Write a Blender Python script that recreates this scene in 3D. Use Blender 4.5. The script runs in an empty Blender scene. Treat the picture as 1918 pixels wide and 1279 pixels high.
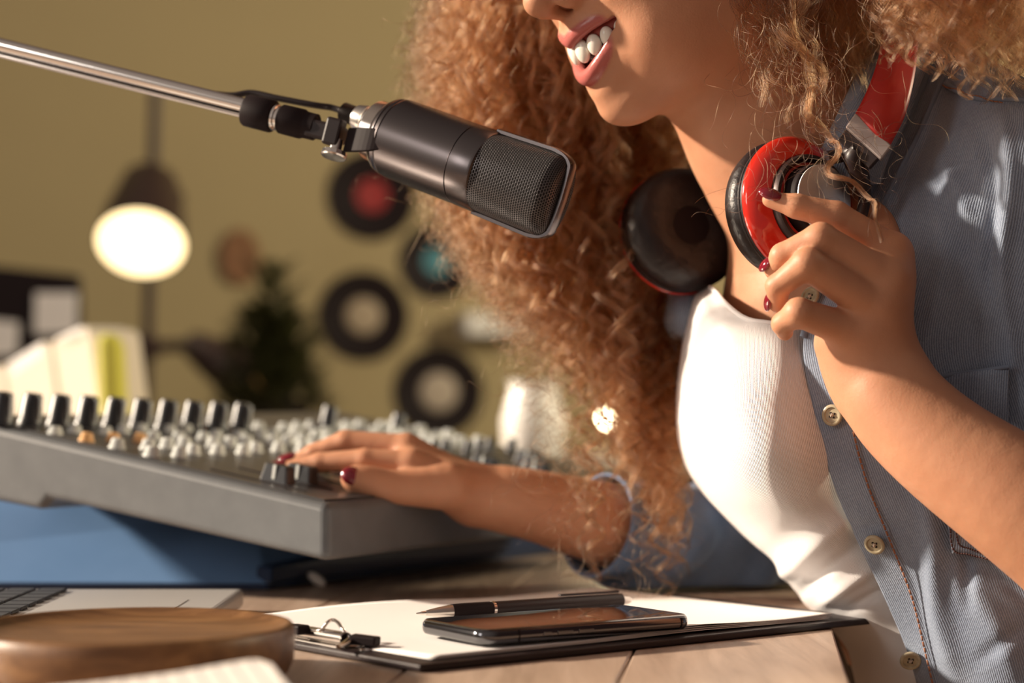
import bpy, bmesh, math, random
import numpy as np
from mathutils import Vector, Matrix, noise

S = bpy.context.scene
random.seed(4)
RNG = np.random.default_rng(7)

# ------------------------------------------------------------ camera, world, light, exposure
FPX, HOR, ZC = 3730.0, 745.0, 0.881          # focal length in pixels, horizon row, eye height (m)
cam_d = bpy.data.cameras.new('camera'); cam = bpy.data.objects.new('camera', cam_d)
S.collection.objects.link(cam)
cam.location = (0, 0, ZC); cam.rotation_euler = (math.radians(90), 0, 0)
cam_d.sensor_width = 36; cam_d.lens = 36*FPX/1918
cam_d.shift_y = (HOR-639.5)/1918
cam_d.clip_start = 0.05
cam_d.dof.use_dof = True; cam_d.dof.focus_distance = 1.085; cam_d.dof.aperture_fstop = 4.2
S.camera = cam

w = bpy.data.worlds.new('world'); S.world = w; w.use_nodes = True
bg = w.node_tree.nodes['Background']
bg.inputs[0].default_value = (0.62, 0.35, 0.29, 1); bg.inputs[1].default_value = 0.72
# the rest of the room: bright on the window side (left, behind the camera), dim and reddish elsewhere
_n, _l = w.node_tree.nodes, w.node_tree.links
_tc = _n.new('ShaderNodeTexCoord'); _dp = _n.new('ShaderNodeVectorMath'); _dp.operation = 'DOT_PRODUCT'
_dp.inputs[1].default_value = Vector((-0.62, -0.60, 0.50)).normalized()
_l.new(_tc.outputs['Generated'], _dp.inputs[0])
_rp = _n.new('ShaderNodeValToRGB'); _e = _rp.color_ramp.elements
_mr = _n.new('ShaderNodeMapRange'); _mr.inputs[1].default_value = -1; _mr.inputs[2].default_value = 1; _l.new(_dp.outputs['Value'], _mr.inputs[0]); _l.new(_mr.outputs[0], _rp.inputs[0])
_e[0].position = 0.45; _e[0].color = (0.085, 0.045, 0.038, 1); _e[1].position = 0.97; _e[1].color = (0.42, 0.34, 0.29, 1)
_l.new(_rp.outputs[0], bg.inputs[0])

sd = bpy.data.lights.new('sun', 'SUN'); sun = bpy.data.objects.new('sun', sd); S.collection.objects.link(sun)
SUNV = Vector((-0.93, 0.10, 0.37)).normalized()
sun.rotation_euler = SUNV.to_track_quat('Z', 'Y').to_euler()
sd.energy = 9.0; sd.color = (1.0, 0.84, 0.66); sd.angle = math.radians(3.5)

def area(name, loc, target, size, size_y, energy, color):
    d = bpy.data.lights.new(name, 'AREA'); o = bpy.data.objects.new(name, d); S.collection.objects.link(o)
    d.shape = 'RECTANGLE'; d.size = size; d.size_y = size_y; d.energy = energy; d.color = color
    o.location = loc
    o.rotation_euler = (Vector(loc)-Vector(target)).to_track_quat('Z', 'Y').to_euler()
    return o
area('window_light_left', (-2.6, -0.9, 1.9), (0.1, 1.15, 0.9), 0.6, 0.9, 14, (1.0, 0.93, 0.86))
area('added_back_wall_light', (2.6, 1.9, 2.0), (-0.6, 3.9, 1.0), 0.5, 0.6, 80, (1.0, 0.86, 0.60))  # area light added out of frame at the right to light the back wall
S.view_settings.view_transform = 'Standard'; S.view_settings.look = 'None'
S.view_settings.gamma = 1; S.view_settings.exposure = 0.0; S.view_settings.use_curve_mapping = False

# ------------------------------------------------------------ helpers
def P(px, py, Y):
    "the world point at depth Y (metres in front of the camera) seen at that pixel"
    return Vector(((px-959.0)/FPX*Y, Y, ZC-(py-HOR)/FPX*Y))

def link(o, parent=None):
    S.collection.objects.link(o)
    if parent is not None: o.parent = parent
    return o

def tag(o, label=None, cat=None, group=None, kind=None):
    if label: o['label'] = label
    if cat: o['category'] = cat
    if group: o['group'] = group
    if kind: o['kind'] = kind
    return o

def thing(name, loc, label, cat, group=None):
    o = bpy.data.objects.new(name, None); o.empty_display_size = 0.02
    S.collection.objects.link(o); o.location = loc
    bpy.context.view_layer.update()
    return tag(o, label, cat, group)

def to_obj(name, verts, faces, m, parent=None, smooth=True, uvs=None, attrs=None):
    me = bpy.data.meshes.new(name)
    me.from_pydata([tuple(v) for v in verts], [], [tuple(f) for f in faces])
    if uvs is not None:
        ul = me.uv_layers.new(name='UVMap')
        vi = np.empty(len(me.loops), dtype=np.int32); me.loops.foreach_get('vertex_index', vi)
        ul.data.foreach_set('uv', np.asarray(uvs, dtype=np.float32)[vi].ravel())
    me.validate()
    for mm in (m if isinstance(m, (list, tuple)) else [m]): me.materials.append(mm)
    if smooth: me.polygons.foreach_set('use_smooth', [True]*len(me.polygons))
    o = bpy.data.objects.new(name, me); link(o)
    if parent is not None:
        o.parent = parent; o.matrix_parent_inverse = parent.matrix_world.inverted()
    return o

def frame(d):
    d = Vector(d).normalized()
    a = Vector((0, 0, 1)) if abs(d.z) < 0.9 else Vector((0, 1, 0))
    x = a.cross(d).normalized(); y = d.cross(x)
    return x, y, d

class MB:
    "collects shapes, links them as one mesh"
    def __init__(s): s.v = []; s.f = []; s.uv = []
    def add(s, v, f, uv=None):
        n = len(s.v); s.v += [Vector(q) for q in v]; s.f += [tuple(i+n for i in q) for q in f]
        s.uv += list(uv) if uv is not None else [(0, 0)]*len(v)
        return s
    def box(s, c, size, R=None):
        R = R or Matrix.Identity(3); c = Vector(c)
        v = [c+R@Vector((x*size[0]/2, y*size[1]/2, z*size[2]/2)) for x in (-1, 1) for y in (-1, 1) for z in (-1, 1)]
        f = [(0, 1, 3, 2), (4, 6, 7, 5), (0, 4, 5, 1), (2, 3, 7, 6), (0, 2, 6, 4), (1, 5, 7, 3)]
        return s.add(v, f)
    def hexa(s, b, t):
        "prism between two equal loops"
        n = len(b); v = list(b)+list(t)
        f = [tuple(range(n))[::-1], tuple(range(n, 2*n))]
        f += [(i, (i+1) % n, n+(i+1) % n, n+i) for i in range(n)]
        return s.add(v, f)
    def lathe(s, o, axis, prof, n=32, xdir=None, sx=1.0, cap0=True):
        "prof: list of (h, r) along axis from o"
        x, y, d = frame(axis); o = Vector(o)
        if xdir is not None:
            x = Vector(xdir); x = (x-d*x.dot(d)).normalized(); y = d.cross(x)
        v = []; f = []; uv = []
        for k, (h, r) in enumerate(prof):
            for i in range(n):
                a = 2*math.pi*i/n
                v.append(o+d*h+x*(math.cos(a)*r*sx)+y*(math.sin(a)*r)); uv.append((i/n, h))
        for k in range(len(prof)-1):
            for i in range(n):
                j = (i+1) % n
                f.append((k*n+i, k*n+j, (k+1)*n+j, (k+1)*n+i))
        if cap0: f.append(tuple(range(n))[::-1])
        m = (len(prof)-1)*n; f.append(tuple(range(m, m+n)))
        return s.add(v, f, uv)
    def tube(s, pts, r, n=12, closed=False):
        pts = [Vector(p) for p in pts]; N = len(pts)
        if not hasattr(r, '__len__'): r = [r]*N
        v = []; f = []; px = None
        for k, p in enumerate(pts):
            if closed: t = pts[(k+1) % N]-pts[k-1]
            else: t = pts[min(k+1, N-1)]-pts[max(k-1, 0)]
            t.normalize()
            if px is None: x, y, _ = frame(t)
            else:
                x = (px-t*px.dot(t)).normalized(); y = t.cross(x)
            px = x
            for i in range(n):
                a = 2*math.pi*i/n; v.append(p+x*(math.cos(a)*r[k])+y*(math.sin(a)*r[k]))
        for k in range(N if closed else N-1):
            k2 = (k+1) % N
            for i in range(n):
                j = (i+1) % n; f.append((k*n+i, k*n+j, k2*n+j, k2*n+i))
        if not closed:
            f.append(tuple(range(n))[::-1]); m = (N-1)*n; f.append(tuple(range(m, m+n)))
        return s.add(v, f)
    def ellipsoid(s, c, R, rad, nu=24, nv=14):
        c = Vector(c); v = []; f = []
        for j in range(nv+1):
            th = math.pi*j/nv
            for i in range(nu):
                a = 2*math.pi*i/nu
                v.append(c+R@Vector((rad[0]*math.sin(th)*math.cos(a), rad[1]*math.sin(th)*math.sin(a), rad[2]*math.cos(th))))
        for j in range(nv):
            for i in range(nu):
                k = (i+1) % nu; f.append((j*nu+i, (j+1)*nu+i, (j+1)*nu+k, j*nu+k))
        return s.add(v, f)
    def build(s, name, m, parent=None, smooth=True, bevel=0, seg=2, sharp=40):
        o = to_obj(name, s.v, s.f, m, parent, smooth, uvs=s.uv)
        bm = bmesh.new(); bm.from_mesh(o.data)
        bmesh.ops.remove_doubles(bm, verts=bm.verts, dist=1e-7)
        bmesh.ops.recalc_face_normals(bm, faces=bm.faces)
        if smooth:
            for e in bm.edges:
                if len(e.link_faces) == 2 and e.calc_face_angle(0) > math.radians(sharp): e.smooth = False
        bm.to_mesh(o.data); bm.free()
        if bevel:
            b = o.modifiers.new('bevel', 'BEVEL'); b.width = bevel; b.segments = seg; b.limit_method = 'ANGLE'
            b.angle_limit = math.radians(35); b.harden_normals = False
        return o

def cr(p, t):
    "Catmull-Rom through rows of array p at parameter array t in 0..n-1"
    p = np.asarray(p, float); n = len(p)
    e = np.concatenate([[2*p[0]-p[1]], p, [2*p[-1]-p[-2]]])
    i = np.clip(np.floor(t).astype(int), 0, n-2); u = (t-i).reshape((-1,)+(1,)*(p.ndim-1))
    a, b, c, d = e[i], e[i+1], e[i+2], e[i+3]
    return 0.5*((2*b)+(-a+c)*u+(2*a-5*b+4*c-d)*u*u+(-a+3*b-3*c+d)*u**3)

def surf(name, rows, m, parent, nu=60, nv=80, thick=0.0, disp=None, uvspan=None, pix=True):
    "smooth sheet through a grid of (px, py, depth) control points"
    g = np.array([[P(*q) if pix else Vector(q) for q in r] for r in rows], float)
    tv = np.linspace(0, g.shape[0]-1, nv); tu = np.linspace(0, g.shape[1]-1, nu)
    a = cr(g, tv); b = cr(a.transpose(1, 0, 2), tu).transpose(1, 0, 2)
    du = np.gradient(b, axis=1); dv = np.gradient(b, axis=0)
    nrm = np.cross(du, dv); nrm /= np.linalg.norm(nrm, axis=2, keepdims=True)+1e-9
    if nrm[nv//2, nu//2, 1] > 0: nrm = -nrm
    U = np.concatenate([np.zeros((nv, 1)), np.cumsum(np.linalg.norm(np.diff(b, axis=1), axis=2), axis=1)], 1)
    V = np.concatenate([np.zeros((1, nu)), np.cumsum(np.linalg.norm(np.diff(b, axis=0), axis=2), axis=0)], 0)
    if disp is not None:
        b = b+nrm*disp(b, U, V, tu[None, :]/(g.shape[1]-1)+0*V, tv[:, None]/(g.shape[0]-1)+0*U)[..., None]
    if uvspan: U = (tu[None, :]/(g.shape[1]-1)+0*V)*uvspan
    v = b.reshape(-1, 3); uv = np.stack([U, V], -1).reshape(-1, 2)
    f = [(j*nu+i, j*nu+i+1, (j+1)*nu+i+1, (j+1)*nu+i) for j in range(nv-1) for i in range(nu-1)]
    o = to_obj(name, v, f, m, parent, True, uvs=uv)
    # face towards the camera side
    if o.data.polygons[(nv//2)*(nu-1)+nu//2].normal.y > 0: o.data.flip_normals()
    if thick:
        s = o.modifiers.new('solid', 'SOLIDIFY'); s.thickness = thick; s.offset = -1
    return o

# ------------------------------------------------------------ materials
def mat(name, color=(0.5, 0.5, 0.5), rough=0.5, metal=0.0, **kw):
    m = bpy.data.materials.new(name); m.use_nodes = True
    b = m.node_tree.nodes['Principled BSDF']
    b.inputs['Base Color'].default_value = (*color, 1); b.inputs['Roughness'].default_value = rough
    b.inputs['Metallic'].default_value = metal
    for k, v in kw.items(): b.inputs[k.replace('_', ' ')].default_value = v
    return m
def nodes(m): return m.node_tree.nodes, m.node_tree.links, m.node_tree.nodes['Principled BSDF']
def N(m, t, **kw):
    n = m.node_tree.nodes.new(t)
    for k, v in kw.items():
        if k in n.inputs.keys(): n.inputs[k].default_value = v
        else: setattr(n, k, v)
    return n
def ramp(m, fac, stops):
    r = m.node_tree.nodes.new('ShaderNodeValToRGB'); e = r.color_ramp.elements
    while len(e) < len(stops): e.new(0.5)
    for k, (p, c) in enumerate(stops): e[k].position = p; e[k].color = (*c, 1)
    m.node_tree.links.new(fac, r.inputs[0]); return r.outputs[0]
def coord(m, kind='Object', scale=(1, 1, 1), rot=(0, 0, 0)):
    t = N(m, 'ShaderNodeTexCoord'); mp = N(m, 'ShaderNodeMapping')
    mp.inputs['Scale'].default_value = scale; mp.inputs['Rotation'].default_value = rot
    m.node_tree.links.new(t.outputs[kind], mp.inputs[0]); return mp.outputs[0]
def bump(m, h, strength, dist=0.001, prev=None):
    b = N(m, 'ShaderNodeBump'); b.inputs['Strength'].default_value = strength; b.inputs['Distance'].default_value = dist
    m.node_tree.links.new(h, b.inputs['Height'])
    if prev is not None: m.node_tree.links.new(prev, b.inputs['Normal'])
    m.node_tree.links.new(b.outputs[0], m.node_tree.nodes['Principled BSDF'].inputs['Normal']); return b.outputs[0]
def noisy(m, c1, c2, scale, bstr=0.0, bdist=0.0005, kind='Object', sc=(1, 1, 1), detail=4):
    n = N(m, 'ShaderNodeTexNoise'); n.inputs['Scale'].default_value = scale; n.inputs['Detail'].default_value = detail
    m.node_tree.links.new(coord(m, kind, sc), n.inputs['Vector'])
    m.node_tree.links.new(ramp(m, n.outputs[0], [(0.3, c1), (0.7, c2)]), m.node_tree.nodes['Principled BSDF'].inputs['Base Color'])
    if bstr: bump(m, n.outputs[0], bstr, bdist)
    return m

M = {}
M['wall'] = noisy(mat('wall_paint', rough=0.9), (0.39, 0.31, 0.165), (0.42, 0.335, 0.18), 2.0)
M['floor'] = noisy(mat('floor_boards', rough=0.6), (0.16, 0.10, 0.06), (0.22, 0.14, 0.09), 4.0)
M['black'] = mat('black_plastic', (0.020, 0.012, 0.013), 0.42, Specular_IOR_Level=0.35)  # blacks here and below lean red: warm haze put into their colour
M['matte_black'] = mat('matte_black', (0.014, 0.008, 0.009), 0.6, Specular_IOR_Level=0.15)
M['chrome'] = mat('chrome', (0.82, 0.78, 0.74), 0.16, 1.0)
M['steel'] = mat('brushed_steel', (0.68, 0.64, 0.60), 0.3, 1.0)
M['dark_metal'] = mat('dark_metal', (0.05, 0.035, 0.035), 0.38, 0.6)
M['mic_body'] = mat('satin_black_metal', (0.13, 0.115, 0.118), 0.27, 1.0)
M['red_gloss'] = mat('glossy_red', (0.60, 0.022, 0.012), 0.13, Coat_Weight=0.6)
M['red_band'] = mat('satin_red', (0.42, 0.018, 0.014), 0.4)
M['vinyl'] = mat('vinyl', (0.010, 0.004, 0.005), 0.45, Specular_IOR_Level=0.2)
M['cream'] = mat('cream_paper', (0.74, 0.66, 0.54), 0.8)
M['white_paper'] = mat('white_paper', (0.88, 0.85, 0.83), 0.75)
M['yellow'] = mat('yellow_card', (0.65, 0.62, 0.08), 0.6)
M['white'] = mat('white_gloss', (0.86, 0.83, 0.78), 0.35)
M['knob_white'] = mat('pale_knob', (0.60, 0.62, 0.60), 0.35)
M['knob_dark'] = mat('dark_knob', (0.022, 0.024, 0.030), 0.35)
M['knob_amber'] = mat('amber_button', (0.75, 0.42, 0.18), 0.4)
M['nail'] = mat('dark_red_nail', (0.19, 0.004, 0.016), 0.1, Coat_Weight=1.0)
M['tooth'] = mat('tooth', (0.88, 0.84, 0.76), 0.16, Subsurface_Weight=0.2, Subsurface_Scale=0.002)
M['gum'] = mat('gum', (0.35, 0.07, 0.06), 0.3)

def skin_mat():
    m = mat('skin', (0.62, 0.36, 0.24), 0.42, Specular_IOR_Level=0.35, Subsurface_Weight=0.25, Subsurface_Scale=0.006)
    nt, lk, b = nodes(m)
    b.inputs['Subsurface Radius'].default_value = (1.0, 0.35, 0.2)
    n = N(m, 'ShaderNodeTexNoise', Scale=38.0, Detail=4.0); lk.new(coord(m), n.inputs['Vector'])
    base = ramp(m, n.outputs[0], [(0.3, (0.50, 0.235, 0.135)), (0.72, (0.57, 0.285, 0.168))])
    a = N(m, 'ShaderNodeAttribute'); a.attribute_name = 'lip'
    mx = N(m, 'ShaderNodeMix'); mx.data_type = 'RGBA'
    lk.new(a.outputs['Fac'], mx.inputs[0]); lk.new(base, mx.inputs[6]); mx.inputs[7].default_value = (0.45, 0.13, 0.115, 1)
    lk.new(mx.outputs[2], b.inputs['Base Color'])
    mr = N(m, 'ShaderNodeMapRange'); lk.new(a.outputs['Fac'], mr.inputs[0]); mr.inputs[3].default_value = 0.5; mr.inputs[4].default_value = 0.26
    lk.new(mr.outputs[0], b.inputs['Roughness'])
    n2 = N(m, 'ShaderNodeTexNoise', Scale=900.0, Detail=3.0); lk.new(coord(m), n2.inputs['Vector'])
    p = bump(m, n2.outputs[0], 0.25, 0.0004)
    n3 = N(m, 'ShaderNodeTexNoise', Scale=130.0, Detail=3.0); lk.new(coord(m), n3.inputs['Vector'])
    bump(m, n3.outputs[0], 0.2, 0.0012, p)
    return m
M['skin'] = skin_mat()

def denim_mat(name, c1, c2):
    m = mat(name, rough=0.85, Sheen_Weight=0.15)
    nt, lk, b = nodes(m)
    uv = coord(m, 'UV', rot=(0, 0, 0.85))
    wv = N(m, 'ShaderNodeTexWave'); wv.inputs['Scale'].default_value = 330; wv.inputs['Distortion'].default_value = 2.5; wv.inputs['Detail Scale'].default_value = 3
    wv.inputs['Detail'].default_value = 2; wv.bands_direction = 'DIAGONAL'; lk.new(uv, wv.inputs['Vector'])
    n = N(m, 'ShaderNodeTexNoise', Scale=16.0, Detail=6.0, Roughness=0.6); lk.new(uv, n.inputs['Vector'])
    base = ramp(m, n.outputs[0], [(0.32, c1), (0.68, c2)])
    hi = N(m, 'ShaderNodeMix'); hi.data_type = 'RGBA'; hi.blend_type = 'MULTIPLY'; hi.inputs[0].default_value = 0.55
    r2 = ramp(m, wv.outputs[0], [(0.2, (0.5, 0.55, 0.62)), (0.7, (1.5, 1.45, 1.4))])
    lk.new(base, hi.inputs[6]); lk.new(r2, hi.inputs[7]); lk.new(hi.outputs[2], b.inputs['Base Color'])
    bump(m, wv.outputs[0], 0.5, 0.0005)
    return m
M['denim'] = denim_mat('denim', (0.175, 0.215, 0.30), (0.26, 0.31, 0.40))  # greyed: the haze over the upper shirt is put into the colour
M['thread'] = mat('rust_thread', (0.30, 0.12, 0.06), 0.8)

def tank_mat():
    m = mat('ribbed_white_jersey', (0.77, 0.75, 0.76), 0.85, Sheen_Weight=0.1)
    nt, lk, b = nodes(m)
    wv = N(m, 'ShaderNodeTexWave'); wv.inputs['Scale'].default_value = 190; wv.inputs['Distortion'].default_value = 0.2
    wv.bands_direction = 'X'; lk.new(coord(m, 'UV'), wv.inputs['Vector'])
    bump(m, wv.outputs[0], 0.55, 0.0007)
    return m
M['tank'] = tank_mat()

def wood_mat(name, c1, c2, c3, sc, planks=None):
    m = mat(name, rough=0.42); nt, lk, b = nodes(m)
    co = coord(m, 'Object', sc)
    n = N(m, 'ShaderNodeTexNoise', Scale=5.0, Detail=8.0, Roughness=0.65, Distortion=0.6); lk.new(co, n.inputs['Vector'])
    col = ramp(m, n.outputs[0], [(0.3, c1), (0.5, c2), (0.72, c3)])
    lk.new(col, b.inputs['Base Color'])
    p = bump(m, n.outputs[0], 0.35, 0.0006)
    return m
M['table'] = wood_mat('greyed_oak_planks', (0.30, 0.205, 0.15), (0.43, 0.31, 0.235), (0.55, 0.41, 0.32), (14, 1.2, 14))
M['tray'] = wood_mat('walnut_tray', (0.09, 0.040, 0.017), (0.18, 0.085, 0.034), (0.29, 0.15, 0.062), (3, 18, 18))
M['board_furniture'] = wood_mat('dark_sideboard', (0.05, 0.03, 0.02), (0.08, 0.05, 0.03), (0.10, 0.06, 0.04), (1, 8, 8)); M['board_furniture'].node_tree.nodes['Principled BSDF'].inputs['Roughness'].default_value = 0.9

# ------------------------------------------------------------ the setting
def plane_box(name, c, size, m, kind='structure', R=None):
    b = MB().box(c, size, R).build(name, m, None, smooth=False); b['kind'] = kind; return b
WDIR = Vector((math.cos(math.radians(12)), math.sin(math.radians(12)), 0))      # the back wall runs slightly away to the right
WN = Vector((WDIR.y, -WDIR.x, 0))
WP = Vector((-0.28, 3.9, 0))
def on_wall(px, py, off=0.0):
    "point on the back wall behind that pixel"
    d = Vector(((px-959)/FPX, 1, -(py-HOR)/FPX)); o = Vector((0, 0, ZC))
    return o+d*(((WP-o).dot(WN)+off)/d.dot(WN))
Rw = Matrix((WDIR, WN*-1, Vector((0, 0, 1)))).transposed()
plane_box('wall_back', WP+WDIR*0.6+Vector((0, 0, 1.3))-WN*0.05, (7.0, 0.1, 2.6), M['wall'], R=Rw)
plane_box('floor', (0, 1.9, -0.05), (7.5, 6.5, 0.1), M['floor'])
plane_box('baseboard_back', WP+WDIR*0.6+Vector((0, 0, 0.05))+WN*0.01, (7.0, 0.02, 0.1), M['white'], R=Rw)

# ------------------------------------------------------------ the person
Y0 = 1.13
STOM = P(1085, 112, Y0)
al, be = math.radians(26), math.radians(18)
HF = Vector((-math.cos(al)*math.cos(be), -math.sin(al)*math.cos(be), -math.sin(be)))
HL = Vector((math.sin(al), -math.cos(al), 0)); HU = HF.cross(HL)
RH = Matrix((HF, HL, HU)).transposed()
def H(F, L, U): return STOM+(HF*F+HL*L+HU*U)*0.001
def to_head(p):
    q = (np.asarray(p)-np.array(STOM)[None])@np.array(RH)
    return q*1000

class SDF:
    def __init__(s, lo, hi, h):
        s.lo = np.array(lo, float); s.h = h; s.n = np.ceil((np.array(hi)-s.lo)/h).astype(int)+1
        s.F = np.full(s.n, 0.03, np.float32)
    def _sub(s, lo, hi):
        a = np.clip(np.floor((np.array(lo)-s.lo)/s.h).astype(int), 0, s.n); b = np.clip(np.ceil((np.array(hi)-s.lo)/s.h).astype(int)+1, 0, s.n)
        if np.any(b <= a): return None
        ax = [(s.lo[i]+s.h*np.arange(a[i], b[i])).astype(np.float32) for i in range(3)]
        return (slice(a[0], b[0]), slice(a[1], b[1]), slice(a[2], b[2])), ax[0][:, None, None], ax[1][None, :, None], ax[2][None, None, :]
    def _comb(s, sl, d, k, op):
        f = s.F[sl]
        if op == 'u':
            h = np.maximum(k-np.abs(f-d), 0)/k; s.F[sl] = np.minimum(f, d)-h*h*k/4
        else:
            d = -d; h = np.maximum(k-np.abs(f-d), 0)/k; s.F[sl] = np.maximum(f, d)+h*h*k/4
    def cap(s, a, b, ra, rb=None, k=0.006, op='u'):
        a = np.array(a, float); b = np.array(b, float); rb = ra if rb is None else rb
        m = max(ra, rb)+k+0.006
        r = s._sub(np.minimum(a, b)-m, np.maximum(a, b)+m)
        if r is None: return
        sl, X, Y, Z = r; d = b-a; L2 = max(d@d, 1e-12)
        t = np.clip(((X-a[0])*d[0]+(Y-a[1])*d[1]+(Z-a[2])*d[2])/L2, 0, 1)
        D = np.sqrt((X-a[0]-t*d[0])**2+(Y-a[1]-t*d[1])**2+(Z-a[2]-t*d[2])**2)-(ra+(rb-ra)*t)
        s._comb(sl, D, k, op)
    def ell(s, c, R, rad, k=0.006, op='u'):
        c = np.array(c, float); R = np.array(R, float); rad = np.array(rad, float)
        m = np.abs(R)@rad+k+0.006
        r = s._sub(c-m, c+m)
        if r is None: return
        sl, X, Y, Z = r; X = X-c[0]; Y = Y-c[1]; Z = Z-c[2]; k0 = 0; k1 = 0
        for i in range(3):
            q = X*R[0, i]+Y*R[1, i]+Z*R[2, i]; k0 = k0+(q/rad[i])**2; k1 = k1+(q/rad[i]**2)**2
        k0 = np.sqrt(k0); D = k0*(k0-1)/np.maximum(np.sqrt(k1), 1e-6)
        s._comb(sl, D.astype(np.float32), k, op)
    def chain(s, pts, rs, k=0.005, sub=4):
        t = np.linspace(0, len(pts)-1, (len(pts)-1)*sub+1); pts = cr(np.array([tuple(p) for p in pts]), t); rs = cr(np.array(rs), t)
        for i in range(len(pts)-1): s.cap(pts[i], pts[i+1], rs[i], rs[i+1], k)
    def rope(s, pts, rs, k=0.005, op='u'):
        "capsule chain taken as one shape before blending"
        P_ = np.array([tuple(p) for p in pts]); m = max(rs)+k+0.006
        r = s._sub(P_.min(0)-m, P_.max(0)+m)
        if r is None: return
        sl, X, Y, Z = r; D = None
        for i in range(len(P_)-1):
            a = P_[i]; d = P_[i+1]-a; L2 = max(d@d, 1e-12)
            t = np.clip(((X-a[0])*d[0]+(Y-a[1])*d[1]+(Z-a[2])*d[2])/L2, 0, 1)
            e = np.sqrt((X-a[0]-t*d[0])**2+(Y-a[1]-t*d[1])**2+(Z-a[2]-t*d[2])**2)-(rs[i]+(rs[i+1]-rs[i])*t)
            D = e if D is None else np.minimum(D, e)
        s._comb(sl, D.astype(np.float32), k, op)
    def mesh(s):
        F = s.F; I = F < 0; n = np.array(F.shape)
        cnt = np.zeros(n-1, np.int8)
        for a in (0, 1):
            for b in (0, 1):
                for c in (0, 1): cnt += I[a:n[0]-1+a, b:n[1]-1+b, c:n[2]-1+c]
        act = np.argwhere((cnt > 0) & (cnt < 8)); del cnt
        idx = np.full(n-1, -1, np.int32); idx[tuple(act.T)] = np.arange(len(act))
        acc = np.zeros((len(act), 3)); num = np.zeros(len(act))
        cs = [(a, b, c) for a in (0, 1) for b in (0, 1) for c in (0, 1)]
        val = {c: F[act[:, 0]+c[0], act[:, 1]+c[1], act[:, 2]+c[2]].astype(float) for c in cs}
        for c in cs:
            for ax in range(3):
                if c[ax]: continue
                d = list(c); d[ax] = 1; d = tuple(d)
                v0, v1 = val[c], val[d]; m = (v0 < 0) != (v1 < 0)
                t = np.where(m, v0/np.where(m, v0-v1, 1), 0)
                p = np.tile(np.array(c, float), (len(act), 1)); p[:, ax] = t
                acc[m] += p[m]; num[m] += 1
        V = s.lo+s.h*(act+acc/num[:, None])
        Q = []
        for ax in range(3):
            o1, o2 = (ax+1) % 3, (ax+2) % 3
            s0 = [slice(None)]*3; s1 = [slice(None)]*3; s0[ax] = slice(0, -1); s1[ax] = slice(1, None)
            A = I[tuple(s0)]; B = I[tuple(s1)]; e = np.argwhere(A != B)
            e = e[(e[:, o1] > 0) & (e[:, o2] > 0) & (e[:, o1] < n[o1]-1) & (e[:, o2] < n[o2]-1)]
            d1 = np.zeros(3, int); d1[o1] = 1; d2 = np.zeros(3, int); d2[o2] = 1
            q = np.stack([idx[tuple((e-x).T)] for x in (d1+d2, d2, d1*0, d1)], 1)
            flip = ~A[tuple(e.T)]; q[flip] = q[flip][:, ::-1]; Q.append(q)
        Q = np.concatenate(Q); Q = Q[(Q >= 0).all(1)]
        return V, Q

RI = Matrix.Identity(3)
sdf = SDF((-0.19, 0.93, 0.715), (0.445, 1.47, 1.165), 0.00125)
mm = lambda *a: [x*0.001 for x in a]
# skull, face masses
sdf.ell(H(-85, 0, 78), RH, mm(90, 72, 92), 0.01)
sdf.ell(H(-41, 0, 14), RH, mm(37, 39, 50), 0.012)
sdf.ell(H(-47, 0, -8), RH, mm(34, 34, 30), 0.010)
for sgn in (1, -1):
    sdf.cap(H(-27, 8*sgn, -28), H(-80, 46*sgn, -6), 0.011, 0.014, 0.016)      # jaw line
    sdf.ell(H(-62, 40*sgn, 26), RH, mm(40, 21, 46), 0.02)                       # side of the face
    sdf.ell(H(-30, 30*sgn, 35), RH, mm(22, 18, 19), 0.010)                      # smiling cheek
    sdf.ell(H(-50, 34*sgn, 0), RH, mm(30, 17, 24), 0.02)
sdf.ell(H(-20, 0, -31.5), RH, mm(13, 14.5, 10.5), 0.009)                            # chin
sdf.ell(H(-48, 0, -23), RH, mm(34, 28, 13), 0.012)                              # under the chin
sdf.ell(H(-2, 0, 15), RH, mm(5, 12, 9), 0.006)                                  # philtrum
# nose
sdf.cap(H(-4, 0, 78), H(12, 0, 44), 0.008, 0.008, 0.01)
sdf.ell(H(13.5, 0, 37), RH, mm(10.5, 9.5, 9), 0.006)
for sgn in (1, -1):
    sdf.ell(H(1, 11.5*sgn, 36), RH, mm(10, 6.5, 8), 0.004)
    sdf.cap(H(-6, 14*sgn, 39), H(-20, 22*sgn, 42), 0.005, 0.008, 0.010)
sdf.cap(H(14, 0, 31), H(3, 0, 27), 0.0038, 0.0035, 0.003)
for sgn in (1, -1): sdf.ell(H(4, 7.2*sgn, 29.5), RH, mm(6.8, 3.3, 5.5), 0.002, 's')
# mouth opening, then lips
def lipU(a): return (2-25*a*a, 30*a, 11+8.5*(1-(1-abs(a))**1.8))
def lipD(a): return (-2.5-20.5*a*a, 30*a, -11+29*abs(a)**1.7)
for i in range(-9, 10):
    a = i/10.0; u = lipU(a); d = lipD(a); m_ = [(u[k]+d[k])/2 for k in range(3)]
    hh = max((u[2]-d[2])/2, 1.2)
    sdf.ell(H(m_[0]-3, m_[1], m_[2]), RH, mm(13, 4, hh), 0.001, 's')
AA = [i/16 for i in range(-16, 17)]
off = lambda fn, a, dF, dU, s_=1.0: H(fn(a)[0]+dF, fn(a)[1]*s_, fn(a)[2]+dU)
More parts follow.
